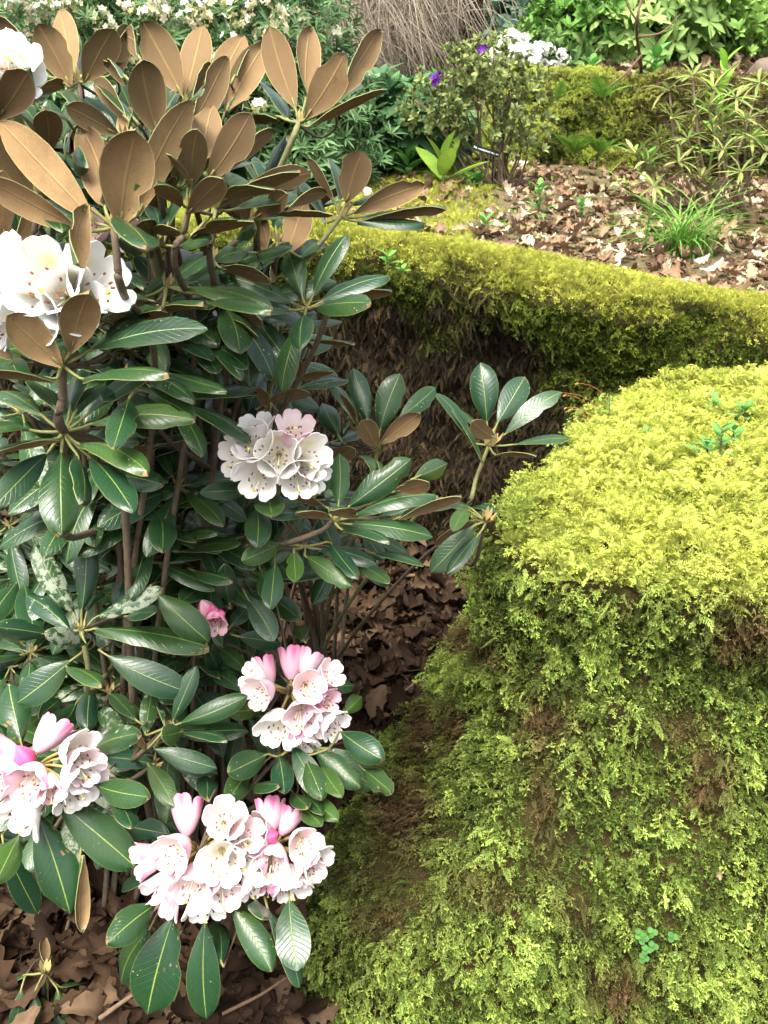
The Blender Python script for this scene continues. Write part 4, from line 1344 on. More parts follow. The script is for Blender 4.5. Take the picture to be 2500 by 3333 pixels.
# ------------------------------------------------------------------ flowers
def flower_mesh(name, rs, openness=1.0, flare=.25, pink=.4, inner=(.90, .84, .80), outer=(.90, .80, .80), pinkc=(.80, .22, .40), blotch=.5, sinus=.27):
    """five-lobed bell, mouth towards +Z, its blotched upper lobe towards +X; unit length about 1"""
    nt_, ns = 60, 12
    g = Geo()
    offs = [rs.uniform(.92, 1.08) for _ in range(5)]
    bend = [rs.uniform(-.06, .10) for _ in range(5)]
    Vo, Co, Vi, Ci = [], [], [], []
    for j in range(ns):
        s = j / (ns - 1)
        for i in range(nt_):
            th = 2 * math.pi * i / nt_
            lo = int(((th + math.pi / 5) % (2 * math.pi)) / (2 * math.pi / 5)) % 5
            dl = ((th + math.pi / 5) % (2 * math.pi / 5)) - math.pi / 5     # angle from lobe centre
            q = abs(dl) / (math.pi / 5)
            f = (max(0.0, 1 - q ** 2.6)) ** .5
            ext = 1 - sinus * (1 - f)
            ext *= 1 - .05 * math.exp(-(dl / .10) ** 2)
            ss = s * (1 + (ext * offs[lo] - 1) * s)
            r = np.interp(ss, [0, .08, .2, .4, .6, .8, .95, 1.1], [.10, .20, .30, .41, .48, .53, .57, .60]) * openness
            r += flare * max(0, ss - .62) ** 1.6 * 1.7 * (1 + bend[lo] * 2) + bend[lo] * .25 * max(0, ss - .5)
            z = ss - flare * .35 * max(0, ss - .7) ** 1.5
            r *= 1 + .035 * (1 - q * q) * s
            ru = .008 * math.sin(7 * dl * 3.0 + lo * 2) * max(0, s - .6) / .4
            p = np.array([math.cos(th) * (r + ru), math.sin(th) * (r + ru), z])
            streak = math.exp(-(dl / .20) ** 2) * sstep(.3, .95, s) * .8 + sstep(.72, 1.0, s) * .55 * (0.4 + 0.6 * q) + 0.15 * sstep(.4, 0, s)
            k = min(1, pink * (streak + .18) * 1.5)
            co = np.array(outer) * (1 - k) + np.array(pinkc) * k
            ki = min(1, pink * (.10 + .45 * sstep(.8, 1, s) + .25 * sstep(.6, .2, s)))
            ci = np.array(inner) * (1 - ki) + np.array(pinkc) * ki
            bl = blotch * (math.exp(-((dl if lo == 0 else 2) / .42) ** 2) * math.exp(-((s - .42) / .20) ** 2)) + blotch * .35 * sstep(.35, .05, s)
            ci = ci * (1 - min(1, bl)) + np.array([.80, .66, .12]) * min(1, bl)
            Vo.append(p); Co.append(co)
            inn = p * np.array([.975, .975, 1]) + np.array([0, 0, .006])
            Vi.append(inn); Ci.append(ci)
    Fo = []
    for j in range(ns - 1):
        for i in range(nt_):
            a, b = j * nt_ + i, j * nt_ + (i + 1) % nt_
            Fo.append([a, b, b + nt_, a + nt_])
    g.add(Vo, Fo, 0, col=np.array(Co))
    g.add(Vi, [f[::-1] for f in Fo], 0, col=np.array(Ci))
    top = (ns - 1) * nt_
    rv = Vo[top:] + Vi[top:]
    g.add(rv, [[i, (i + 1) % nt_, nt_ + (i + 1) % nt_, nt_ + i] for i in range(nt_)], 0, col=np.array(inner))
    g.add([Vo[i] for i in range(nt_)], [list(range(nt_))[::-1]], 0, col=(.6, .5, .2))
    # stamens and style
    for i in range(10):
        a = i * .628 + rs.uniform(-.2, .2); L = rs.uniform(.60, .86)
        e = np.array([math.cos(a) * .26 * openness - .10, math.sin(a) * .24 * openness, L])
        tube(g, [(math.cos(a) * .05, math.sin(a) * .05, .06), e * .55 + [0, 0, .05], e], .016, .011, 4, 1, seg=5, col=(.85, .78, .62))
        d = np.array([rs.uniform(-.03, .03), rs.uniform(-.03, .03), .05])
        tube(g, [e - d * .5, e, e + d], .026, .022, 5, 1, seg=4, col=(.22, .075, .03))
    e = np.array([-.30, rs.uniform(-.06, .06), .98])
    tube(g, [(0, 0, .05), e * .5, e], .022, .018, 5, 1, seg=6, col=(.86, .80, .50))
    tube(g, [e, e + np.array([-.01, 0, .04])], .045, .04, 6, 1, seg=4, col=(.85, .75, .08))
    return g.mesh(name, [M_PETAL, M_STAM])


def bud_mesh(name, rs, c1, c2):
    g = Geo()
    V, C = [], []
    for j in range(9):
        s = j / 8
        r = .30 * math.sin(math.pi * (.12 + .84 * s)) ** .8
        for i in range(20):
            th = 2 * math.pi * i / 20
            rr = r * (1 + .09 * math.cos(5 * th + s * 2.2))
            V.append((math.cos(th) * rr, math.sin(th) * rr, s * .8))
            C.append(np.array(c1) * (1 - s) + np.array(c2) * s * (0.85 + .15 * math.cos(5 * th + s * 2.2)))
    F = [[j * 20 + i, j * 20 + (i + 1) % 20, (j + 1) * 20 + (i + 1) % 20, (j + 1) * 20 + i] for j in range(8) for i in range(20)]
    g.add(V, F + [list(range(20))[::-1], [160 + i for i in range(20)]], 0, col=np.array(C))
    return g.mesh(name, [M_PETAL, M_STAM])


rs = random.Random(21)
FM = {}
PINKC = (.78, .20, .40)
for i in range(3):
    FM['p%d' % i] = flower_mesh('pink_flower', rs, rs.uniform(.95, 1.08), rs.uniform(.05, .16), 0.48, (.93, .82, .79), (.93, .77, .80), PINKC, .16)
    FM['w%d' % i] = flower_mesh('white_flower', rs, rs.uniform(1.0, 1.12), rs.uniform(.10, .22), .07, (.96, .94, .87), (.95, .92, .88), PINKC, .5)
    FM['a%d' % i] = flower_mesh('pure_white_flower', rs, rs.uniform(1.05, 1.2), rs.uniform(.14, .26), .015, (.97, .965, .93), (.97, .96, .93), PINKC, .6)
    FM['k%d' % i] = flower_mesh('half_open_flower', rs, rs.uniform(.72, .82), .02, .75, (.86, .62, .66), (.86, .62, .68), PINKC, .1)
FM['b'] = bud_mesh('pink_bud', rs, (.62, .06, .20), (.80, .16, .36))
FM['c'] = bud_mesh('pale_bud', rs, (.68, .20, .32), (.84, .48, .58))


def truss(bush, cr, cx, cy, d, size, fl, name='flower_truss', label=None, stem_to=None):
    """fl: (x, y, dx, dy, kind[, scale]) mouth centre in view, facing direction across the view"""
    rs = random.Random(int(cx + 31 * cy))
    X, Y = cv(cr, cx, cy)
    C = unproj(X, Y, d + .045)
    g = Geo()
    tube(g, [C, C + np.array([0, .02, -.03]), C + np.array([0, .05, -.09])], .006, .006, 7, 1, seg=6)
    items = []
    for f in fl:
        x, y, dx, dy, kind = f[:5]
        scl = size * .84 * (f[5] if len(f) > 5 else 1) * rs.uniform(.95, 1.05)
        back = kind.startswith('-')
        if back: kind = kind[1:]
        r2 = min(.98, dx * dx + dy * dy)
        dz = math.sqrt(1 - r2) * (-1 if back else 1)
        D = nrm(RGT * dx - UPV * dy - FWD * dz)
        fx, fy = cv(cr, x, y)
        mouth = unproj(fx, fy, d - .045 * dz - (0.0 if not back else -.02) + rs.uniform(-.004, .004))
        base = mouth - D * scl * .72
        key = kind if kind in FM else kind + str(rs.randrange(3))
        upv = UPV - (UPV @ D) * D
        if np.linalg.norm(upv) < .15: upv = RGT
        ex = nrm(upv); ey = np.cross(D, ex)
        Rm = np.stack([ex, ey, D], 1)
        M = Matrix.Translation(Vector(base)) @ Matrix(Rm.tolist()).to_4x4() @ Matrix.Scale(scl, 4) @ Matrix.Rotation(rs.uniform(-.3, .3), 4, 'Z')
        items.append((key, M))
        tube(g, [C, C * .5 + base * .5 - D * .004, base + D * .003], .0022, .0020, 6, 0, seg=7, col=(.42, .30, .10))
    me = g.mesh(name, [M_STALK, M_BARKG])
    t = link(name, me, BUSH[bush], label=label)
    for key, M in items:
        o = bpy.data.objects.new('flower_bud' if key in 'bc' else 'flower', FM[key])
        COL.objects.link(o)
        o.parent = t
        o.matrix_basis = M
    return t


M_STALK = plain_mat('flower_stalk', (.42, .32, .11), .6, var=.5, scale=90)
truss('tall', 'A', 560, 640, .86, .045, [(545, 560, .05, -.10, 'a', 1.4), (60, 420, -.5, -.35, 'a', 1.3), (1180, 600, .70, -.20, 'a', 1.35), (400, 1010, -.1, .35, 'w', 1.2), (-60, 800, -.6, .1, 'a', 1.2), (860, 800, .35, .25, 'a', 1.2), (-40, 1080, -.6, .5, 'w', 1.1)], label='blown-out white flower truss at the left edge')
truss('tall', 1, -20, 270, .84, .040, [(40, 250, .4, -.3, 'a', 1.1), (70, 310, .6, .1, 'a', 1.1), (10, 330, .1, .3, 'a', 1), (-40, 240, -.4, -.5, 'a', 1.1)], label='white flowers at the upper left edge')
truss('mid', 'B', 780, 760, 1.15, .046, [(560, 520, -.25, -.25, 'w', 1.05), (890, 690, .05, .05, 'w', 1.15), (610, 1010, -.15, .40, 'w', 1.15), (1190, 1030, .25, .45, 'w', 1.1), (280, 720, -.80, .12, 'w'), (590, 290, -.15, -.85, 'w', .95), (1120, 330, .25, -.70, 'p', 1.1), (1350, 740, .60, .05, 'w', 1.1), (1450, 1000, .80, .45, 'w', .85)], label='pale cream flower truss')
truss('low', 'C', 770, 800, 1.26, .049, [(350, 810, -.50, .15, 'p', 1.0), (420, 480, -.35, -.75, '-k', 1.05), (790, 320, .0, -.93, '-k', 1.1), (1030, 340, .35, -.85, '-p', .95), (1010, 720, .25, -.10, 'p', 1.0), (570, 1290, -.15, .62, 'w', 1.05), (920, 1120, .15, .35, 'p', 1.1), (1290, 560, .70, -.45, 'p', .9), (1270, 900, .75, .10, 'k', 1.0), (1350, 1230, .70, .45, 'w', 1.0),
      (960, 1480, .15, .85, 'w', .85), (880, 1370, .05, .85, 'k', .8), (240, 560, -.8, -.45, 'w', .8), (1130, 1180, .45, .5, 'p', 1.0)], label='round pink and white flower truss')
truss('low', 'D', 500, 980, 1.16, .052, [(720, 480, .45, -.70, '-k', 1.15), (1080, 780, .85, -.05, 'w', 1.0), (380, 1190, -.05, .35, 'p', 1.1), (240, 1640, -.30, .72, 'w', 1.15), (680, 1300, .3, .55, 'k', .85), (1120, 1180, .75, .40, 'w', 1.1), (0, 1130, -.55, .05, 'p', 1.05), (-40, 800, -.75, -.35, 'p', 1.0), (250, 740, -.25, -.88, 'b', 1.1), (1130, 950, .75, .2, 'p', 1.0), (960, 1400, .5, .7, 'w', .9)],
      label='pink flower truss with one deep pink bud at the left edge')
truss('low', 'E', 550, 600, 1.17, .050, [(460, 260, -.10, -.88, '-k', 1.25), (350, 620, -.30, .15, 'p', 1.05), (730, 690, .15, .05, 'w', 1.1), (500, 890, -.05, .50, 'p', 1.15), (760, 360, .20, -.45, 'p', 1.15), (770, 940, .35, .50, 'p', 1.0), (260, 930, -.50, .55, 'p', 1.1), (120, 680, -.85, .10, 'p', .95), (600, 1080, .10, .80, 'w', 1.05), (280, 1050, -.35, .75, 'p', .9), (900, 650, .60, .1, 'w', .9), (910, 480, .5, -.2, 'p', 1.0), (1000, 900, .45, .7, 'w', .8)],
      label='broad pink and white flower truss at the bottom')
truss('low', 'E', 1150, 580, 1.19, .048, [(1120, 270, -.05, -.88, '-k', 1.2), (1280, 330, .40, -.82, '-k', 1.0), (1130, 700, -.05, .45, 'p', 1.15), (1390, 550, .40, .05, 'p', 1.05), (1490, 700, .75, .25, 'w', .95), (1300, 900, .25, .72, 'w', 1.05), (1130, 900, .0, .85, 'k', .9), (1110, 500, -.1, -.2, 'b', .8), (1010, 470, -.5, -.4, 'p', 1.0), (990, 720, -.5, .3, 'p', .95), (1420, 760, .6, .5, 'p', .9)],
      label='bright pink flower truss beside the boulder')
truss('low', 5, 1130, 620, 1.28, .045, [(1095, 515, -.35, -.85, 'c', 1.1), (1165, 560, .35, -.6, 'b', .9), (1165, 625, .15, .55, 'k', .95), (1205, 575, .6, -.3, 'b', .6), (1150, 540, .1, -.8, 'b', .7)], label='small cluster of opening pink buds')
truss('tall', 1, 620, 960, .98, .045, [(570, 1010, -.4, .2, 'p', .9), (400, 985, -.3, 0, 'p', .8), (600, 1030, .2, .5, 'k', .8)], label='hidden pink blossom')
# spent seed heads in the low bush
g = Geo()
for (x, y, dx) in ((740, 90, 0), (665, 80, -1), (785, 100, 1), (560, 410, -2), (720, 310, 0), (835, 395, 2)):
    X, Y = cv(5, x, y); c = unproj(X, Y, 1.27)
    X2, Y2 = cv(5, 760, 270); c2 = unproj(X2, Y2, 1.28)
    tube(g, [c2, (c + c2) / 2 + [0, -.01, 0], c], .0013, .0011, 5, seg=6)
    for k in range(5):
        a = k * 1.256
        e = c + np.array([math.cos(a) * .008, math.sin(a) * .006, .012 + .004 * math.sin(a)])
        tube(g, [c, (c + e) / 2 + [0, 0, .003], e], .0022, .0006, 5, seg=5)
link('seed_head', g.mesh('seed_head', [plain_mat('seed_head', (.12, .035, .022), .8)]), BUSH['low'])

# ------------------------------------------------------------------ background plants
def at(dx, dy, y):
    """point seen at (dx, dy) of the 1659-wide view, at ground distance y"""
    sx, sy = dx * 1.507, dy * 1.507
    dr = FWD + RGT * ((sx - SRC_W / 2) / FOC) - UPV * ((sy - SRC_H / 2) / FOC)
    return CAM + dr * (y / dr[1])


def on_terr(dx, y):
    p = at(dx, 400, y)
    for _ in range(3):
        p = np.array([p[0], y, float(zterr(p[0], y))])
        d = (p - CAM) @ FWD
        p[0] = (dx * 1.507 - SRC_W / 2) / FOC * d
    return p


def blade(g, base, d, L, w, up, bend=.3, col=(.1, .2, .05), m=0, seg=5, fold=.15):
    """soft leaf: strip along d that bends towards -up at its tip, with a shallow fold"""
    d, up = nrm(d), nrm(up)
    s = nrm(np.cross(d, up)); n = np.cross(s, d)
    V, C = [], []
    for i in range(seg + 1):
        v = i / seg
        ww = w * .5 * (math.sin(math.pi * min(1, .10 + .86 * v)) ** .8) * (1 if v < 1 else .08)
        c = np.asarray(base) + d * L * v * (1 - .15 * bend * v) - n * (bend * L * v * v * .6)
        V += [c - s * ww + n * ww * fold * 2, c, c + s * ww + n * ww * fold * 2]
        cc = np.asarray(col) * (.8 + .35 * v)
        C += [cc, cc * 1.2, cc]
    F = []
    for i in range(seg):
        for k in (0, 1):
            a = i * 3 + k
            F.append([a, a + 1, a + 4, a + 3])
    g.add(V, F, m, col=np.array(C))


def spray(rs, n, L, w, spread, up=.6, mat=None, bend=.3):
    g = Geo()
    for i in range(n):
        a = i * 2.4 + rs.uniform(-.3, .3)
        r = rs.uniform(.5, 1) * spread
        d = nrm([math.cos(a) * r, math.sin(a) * r, up * rs.uniform(.3, 1.2)])
        blade(g, d * .08, d, L * rs.uniform(.7, 1.1), w, [0, 0, 1.0], bend, np.ones(3) * rs.uniform(.7, 1.25), seg=3)
    return g.mesh('spray', [mat or M_MOSS])


rs = random.Random(99)
LIFT = 1.3      # background leaves painted paler to stand in for haze
SP_NARROW = [proto('spray_narrow_%d' % i, spray(rs, 8, 1, .16, 1, .5)) for i in range(3)]
SP_BROAD = [proto('spray_broad_%d' % i, spray(rs, 8, 1, .36, 1, .45)) for i in range(3)]
SP_ROSE = [proto('spray_rosette_%d' % i, spray(rs, 7, 1, .42, .8, .9, bend=.1)) for i in range(3)]


def cloud(n, c, r, shell=.45, flat=0):
    d = RNG.normal(size=(n, 3)); d /= np.linalg.norm(d, axis=1)[:, None]
    q = (shell + (1 - shell) * RNG.random(n)) ** .7
    P = np.asarray(c) + d * q[:, None] * np.asarray(r)
    lump = fbm(P, 3.0 / max(r), 2, int(abs(c[0]) * 100))
    P += d * ((lump - .5)[:, None] * np.asarray(r) * .7)
    return P, d


def spray_frames(d, up=.6):
    n = len(d)
    Z = d * .7 + np.array([0, 0, up]) + .35 * RNG.normal(size=(n, 3))
    Z /= np.linalg.norm(Z, axis=1)[:, None]
    Y = RNG.normal(size=(n, 3)); Y -= (Y * Z).sum(1)[:, None] * Z; Y /= np.linalg.norm(Y, axis=1)[:, None]
    return frame_from(Y, Z)


def shrub(name, label, cat, base, blobs, n, scl, c1, c2, protos, stems=6, group=None, bark=None):
    t = thing(name, base, label, cat, group)
    Ps, Ds = [], []
    for (c, r) in blobs:
        P, d = cloud(int(n / len(blobs)), c, r)
        Ps.append(P); Ds.append(d)
    P, D = np.concatenate(Ps), np.concatenate(Ds)
    k = P[:, 2] > base[2] - .02
    P, D = P[k], D[k]
    m = len(P)
    f = np.clip(fbm(P, 5, 2, 7) * .6 + RNG.random(m) * .5 - .05, 0, 1)
    scatter('foliage', P, spray_frames(D), RNG.uniform(scl * .7, scl * 1.3, m), RNG.integers(0, len(protos), m), lerp_c(c1, c2, f), protos, t)
    g = Geo()
    for i in range(stems):
        c, r = blobs[i % len(blobs)]
        e = np.asarray(c) + np.array([rs.uniform(-.6, .6) * r[0], rs.uniform(-.6, .6) * r[1], rs.uniform(-.2, .7) * r[2]])
        b0 = np.asarray(base) + [rs.uniform(-.09, .09), rs.uniform(-.05, .05), -.02]
        tube(g, [b0, b0 * .5 + e * .5 + [rs.uniform(-.06, .06), 0, .0], e], .0055, .0025, 6, seg=8, bump=.2)
    link('stem', g.mesh('stem', [bark or M_BARK]), t)
    return t


# white flowering shrub behind the brown leaves
wb = on_terr(380, 3.7)
ws = shrub('white_flowering_shrub', 'bushy narrow-leaved shrub with cream white flower clusters behind the brown leaves', 'shrub', wb,
           [(at(60, 110, 3.6), (.42, .4, .55)), (at(330, 130, 3.7), (.45, .4, .5)), (at(560, 120, 3.8), (.40, .4, .45)), (at(640, 300, 3.7), (.33, .3, .30)), (at(200, 330, 3.5), (.5, .3, .3)), (at(420, 20, 3.9), (.6, .4, .4))],
           4200, .055, (.05, .11, .04), (.17, .29, .12), SP_NARROW, 14)


def flower_cluster_me(rs, n, R, s, cols, petals=5):
    g = Geo()
    for i in range(n):
        d = nrm([rs.gauss(0, 1), rs.gauss(0, 1) - .5, rs.gauss(0, 1) * .8 + .5])
        c = d * R * rs.uniform(.5, 1)
        e1 = nrm(np.cross(d, [.3, .5, .8])); e2 = np.cross(d, e1)
        col = np.asarray(rs.choice(cols))
        a0 = rs.uniform(0, 6)
        for k in range(petals):
            a = a0 + k * 6.283 / petals
            p = e1 * math.cos(a) + e2 * math.sin(a); q = np.cross(d, p)
            g.add([c, c + p * s * .55 + q * s * .34 + d * s * .15, c + p * s + d * s * .22, c + p * s * .55 - q * s * .34 + d * s * .15], [[0, 1, 2, 3]], col=col * rs.uniform(.9, 1.05))
        tube(g, [c * .2, c], s * .07, s * .07, 4, seg=3, col=(.3, .32, .12))
    return g.mesh('flower_cluster', [M_PETAL], smooth=False)


CREAM = [(.84, .80, .62), (.80, .72, .50), (.72, .56, .34), (.86, .83, .70), (.50, .48, .22)]
CL = [flower_cluster_me(rs, 11, .042, .014, CREAM) for i in range(4)]
for (x, y) in [(150, 95), (60, 40), (545, 30), (640, 60), (440, 85), (830, 40), (880, 80), (905, 15), (1030, 100), (1000, 20), (1210, 115), (1130, 150), (560, 265), (935, 255), (70, 215), (190, 70), (1000, 180), (1270, 60), (1190, 55), (1090, 30), (690, 60), (820, 110), (320, 20), (250, 30), (1440, 150), (480, 130), (1260, 140), (1300, 95), (1095, 475), (510, 440), (100, 520)]:
    p = at(x / 2.0 * 1.0, y / 2.0, 3.35 if x < 1250 else 3.6)
    o = link('flower_cluster', CL[rs.randrange(4)], ws)
    o.matrix_basis = Matrix.Translation(Vector(p)) @ Matrix.Rotation(rs.uniform(0, 6), 4, 'Z') @ Matrix.Scale(rs.uniform(.8, 1.25), 4)

# lower rhododendrons beyond the terrace corner
for (dx, dy, y, r, lab, c1, c2, nn_, pr, sc_) in [
        (800, 310, 4.6, .30, 'low pale-leaved rhododendron beyond the terrace corner', (.04, .10, .045), (.16, .27, .13), 420, SP_BROAD, .09),
        (690, 300, 4.0, .20, 'dark twiggy bush between the brown leaves and the dry grass', (.025, .055, .02), (.07, .12, .045), 900, SP_NARROW, .05),
        (900, 250, 4.2, .20, 'glossy dark rhododendron at the left of the purple-flowered shrub', (.02, .06, .025), (.08, .16, .06), 260, SP_BROAD, .085),
        (1210, 60, 6.0, .34, 'blue-green large-leaved rhododendron behind the mossy bank', (.06, .13, .08), (.20, .30, .20), 300, SP_BROAD, .09),
        (1090, 60, 6.6, .55, 'dark green bush behind the white flowers', (.03, .07, .02), (.09, .16, .05), 900, SP_BROAD, .07),
        (1290, 90, 5.6, .35, 'mid green leafy bush on top of the bank', (.04, .11, .02), (.13, .25, .05), 600, SP_ROSE, .06),
        (1440, 40, 5.5, .34, 'bright yellow-green bush with large leaves at the top right', (.11, .19, .05), (.27, .37, .12), 420, SP_BROAD, .085),
        (1600, 30, 5.6, .40, 'light green foliage bush at the top right corner', (.07, .15, .03), (.20, .32, .07), 700, SP_ROSE, .06),
        (1350, 10, 7.0, .7, 'shaded bush at the top edge behind the bank', (.03, .07, .02), (.10, .17, .04), 900, SP_BROAD, .08),
        (730, 20, 8.5, .8, 'far dark green bush behind the dry grass', (.03, .06, .025), (.09, .14, .06), 1100, SP_NARROW, .09),
        (1000, -10, 9.0, 1.0, 'far olive bush at the top edge', (.04, .06, .025), (.10, .13, .05), 1300, SP_NARROW, .09),
        (560, 40, 8.0, .9, 'far green thicket behind the white flowering shrub', (.03, .08, .025), (.10, .18, .06), 1100, SP_NARROW, .09),
        (1650, 120, 8.0, .9, 'far bush beyond the top of the slope', (.05, .09, .03), (.13, .2, .06), 900, SP_ROSE, .08)]:
    b = on_terr(dx, y)
    c = at(dx, dy, y)
    c[2] = max(c[2], b[2] + r * .55)
    shrub('shrub', lab, 'shrub', b, [(c, (r, r, r * .85)), (c + [r * .6, .1, -r * .3], (r * .7, r * .6, r * .6)), (c + [-r * .6, 0, -r * .3], (r * .7, r * .6, r * .6))], nn_, sc_, tuple(LIFT * q for q in c1), tuple(LIFT * q for q in c2), pr, 6, 'background shrubs')

# dry grass thicket
def dry_me(rs):
    g = Geo()
    for i in range(14):
        a = rs.uniform(0, 6.28); L = rs.uniform(.5, 1.1); h = rs.uniform(.5, 1.0)
        d = np.array([math.cos(a), math.sin(a), 0])
        b0 = d * rs.uniform(0, .12)
        P = [b0, b0 + d * L * .25 + [0, 0, h * .7], b0 + d * L * .6 + [0, 0, h * .85], b0 + d * L + [0, 0, h * rs.uniform(.1, .5)]]
        tube(g, P, .0035, .0016, 3, seg=9, col=np.array([1, 1, 1]) * rs.uniform(.6, 1.2))
    return g.mesh('dry_grass', [M_MOSS])


DRY = [proto('dry_grass_%d' % i, dry_me(rs)) for i in range(4)]
n = 620
P = np.stack([RNG.uniform(-1.4, 1.1, n), RNG.uniform(4.9, 8.0, n), np.zeros(n)], 1)
P[:, 2] = zterr(P[:, 0], P[:, 1]) - .02
P = P[P[:, 1] > np.interp(P[:, 0], [-.6, -.1, .4, 1.1], [5.0, 5.5, 6.4, 7.2])]; n = len(P)
a_ = RNG.uniform(0, 6.28, n)
dg = scatter('dry_grass', P, frame_from(np.stack([np.cos(a_), np.sin(a_), 0 * a_], 1), np.tile([0, 0, 1.0], (n, 1))), RNG.uniform(.6, 1.15, n), RNG.integers(0, 4, n),
             lerp_c((.26, .21, .15), (.52, .44, .34), RNG.random(n)), DRY)
dg['label'] = 'tangle of dry straw-coloured grass and twigs at the back'
dg['category'] = 'dry grass'

# purple flowered small-leaved shrub
pb = on_terr(1075, 3.85)
ps = shrub('small_rhododendron', 'small-leaved rhododendron with purple flowers standing in the leaf litter', 'shrub', pb,
           [(at(1060, 215, 3.85), (.22, .18, .20)), (at(940, 225, 3.85), (.15, .15, .12)), (at(1130, 250, 3.85), (.13, .14, .16)), (at(1050, 140, 3.85), (.14, .13, .12)), (at(990, 180, 3.85), (.14, .13, .14)), (at(1100, 180, 3.85), (.15, .13, .13))], 620, .027, (.07, .10, .035), (.33, .38, .13), SP_ROSE, 26)
PUR = [flower_cluster_me(rs, 6, .016, .015, [(.16, .02, .36), (.18, .03, .36), (.12, .015, .28)]) for i in range(2)]
for (x, y) in [(938, 170), (945, 178), (1043, 108), (950, 165)]:
    o = link('flower_cluster', PUR[rs.randrange(2)], ps)
    o.matrix_basis = Matrix.Translation(Vector(at(x, y, 3.62))) @ Matrix.Rotation(rs.uniform(0, 6), 4, 'Z')
# white blossom bush behind it
wp = on_terr(1130, 5.3)
wt = shrub('white_blossom_bush', 'low bush smothered in white blossom behind the purple-flowered shrub', 'shrub', wp, [(at(1130, 140, 5.3), (.24, .2, .16)), (at(1190, 150, 5.2), (.2, .2, .14))], 260, .06, (.05, .1, .03), (.14, .24, .06), SP_ROSE, 6)
WH = [flower_cluster_me(rs, 14, .05, .028, [(.92, .92, .88), (.9, .9, .86)]) for i in range(2)]
for i in range(22):
    p = at(rs.gauss(1128, 28), rs.gauss(122, 17), 4.95 + rs.uniform(-.05, .05))
    o = link('flower_cluster', WH[i % 2], wt)
    o.matrix_basis = Matrix.Translation(Vector(p)) @ Matrix.Rotation(rs.uniform(0, 6), 4, 'Z')
for i in range(8):
    p = at(rs.uniform(1165, 1230), rs.uniform(105, 160), 5.0)
    o = link('flower_cluster', WH[i % 2], wt)
    o.matrix_basis = Matrix.Translation(Vector(p)) @ Matrix.Rotation(rs.uniform(0, 6), 4, 'Z') @ Matrix.Scale(.55, 4)

# mossy bank at the back
def mound(name, label, cat, box, amp, seed, moss_n, c1, c2, c3, sz, p=3.2):
    (x0, x1), (y0, y1), (z0, z1) = box
    U, Vv = np.meshgrid(np.linspace(0, 2 * math.pi, 90, endpoint=False), np.linspace(0, 1, 40))
    rz = np.clip(1 - Vv ** p, 0, 1) ** (1 / p)
    cx, sx = np.cos(U), np.sin(U)
    k = (np.abs(cx) ** p + np.abs(sx) ** p) ** (-1 / p)
    X = (x0 + x1) / 2 + (x1 - x0) / 2 * cx * k * rz
    Y = (y0 + y1) / 2 + (y1 - y0) / 2 * sx * k * rz
    Z = z0 + (z1 - z0) * Vv
    Q = np.stack([X, Y, Z], -1).reshape(-1, 3)
    dv = Q - np.array([(x0 + x1) / 2, (y0 + y1) / 2, z0]); dv /= np.linalg.norm(dv, axis=1)[:, None] + 1e-9
    Q += dv * ((fbm(Q, 5, 3, seed) - .5) * amp)[:, None]
    idx = np.arange(40 * 90).reshape(40, 90); nx = np.roll(idx, -1, 1)
    me = mesh_np('bank_stone', Q, np.stack([idx[:-1], nx[:-1], nx[1:], idx[1:]], -1).reshape(-1, 4), M_ROCK)
    t = thing(name, ((x0 + x1) / 2, (y0 + y1) / 2, z0), label, cat)
    link('stone', me, t)
    P, nn = sample_mesh(me, moss_n, view_weight)
    tn = sstep(.4, .8, nn[:, 2]); nz = fbm(P, 9, 3, seed + 4)
    tint = lerp_c(c1, c2, sstep(.35, .65, nz))
    tint = tint * (1 - tn)[:, None] + np.asarray(c3) * tn[:, None]
    tint *= RNG.uniform(.7, 1.25, moss_n)[:, None]
    scatter('moss', P, moss_orient(P, nn, tn), RNG.uniform(sz * .6, sz * 1.3, moss_n), RNG.integers(0, 9, moss_n), tint, MOSS_P, t)
    return t


NXb = 200
xb = np.linspace(.42, 2.7, NXb)
hb = .40 * sstep(.42, .66, xb)
bpf = crom(np.array([(-.05, -.12, 0), (-.02, 0, 0), (.02, .3, 0), (.05, .6, 0), (.07, .85, 0), (.13, 1.0, 0), (.26, 1.04, 0), (.45, 1.0, 0), (.6, .88, 0)]), 44)
zb0 = zterr(xb, bank_y(xb) - .12)
Q = np.concatenate([np.stack([xb, bank_y(xb) + o_, zb0 + hb * zf], 1) for o_, zf, _ in bpf])
dq = (fbm(Q, 4.0, 4, 131) - .5) * .34
Q[:, 1] -= dq; Q[:, 2] += dq * .45
ii = np.arange(44 * NXb).reshape(44, NXb)
bank_me = mesh_np('bank_stone', Q, np.stack([ii[:-1, :-1], ii[:-1, 1:], ii[1:, 1:], ii[1:, :-1]], -1).reshape(-1, 4), M_ROCK)
bank = thing('mossy_bank', (.9, 3.9, float(zterr(.9, 3.7))), 'long mossy bank with small ferns along the back of the terrace', 'bank')
link('stone', bank_me, bank)
nbk = 42000
P, nn = sample_mesh(bank_me, nbk, view_weight)
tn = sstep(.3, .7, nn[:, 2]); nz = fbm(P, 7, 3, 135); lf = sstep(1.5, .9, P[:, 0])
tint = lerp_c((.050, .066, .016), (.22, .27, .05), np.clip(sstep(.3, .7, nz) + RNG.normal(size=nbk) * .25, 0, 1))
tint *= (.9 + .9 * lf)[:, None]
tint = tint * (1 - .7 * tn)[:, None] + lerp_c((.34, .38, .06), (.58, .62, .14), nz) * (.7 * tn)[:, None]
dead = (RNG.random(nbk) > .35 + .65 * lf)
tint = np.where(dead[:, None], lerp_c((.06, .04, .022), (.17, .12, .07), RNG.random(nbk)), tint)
isT = RNG.random(nbk) < .4
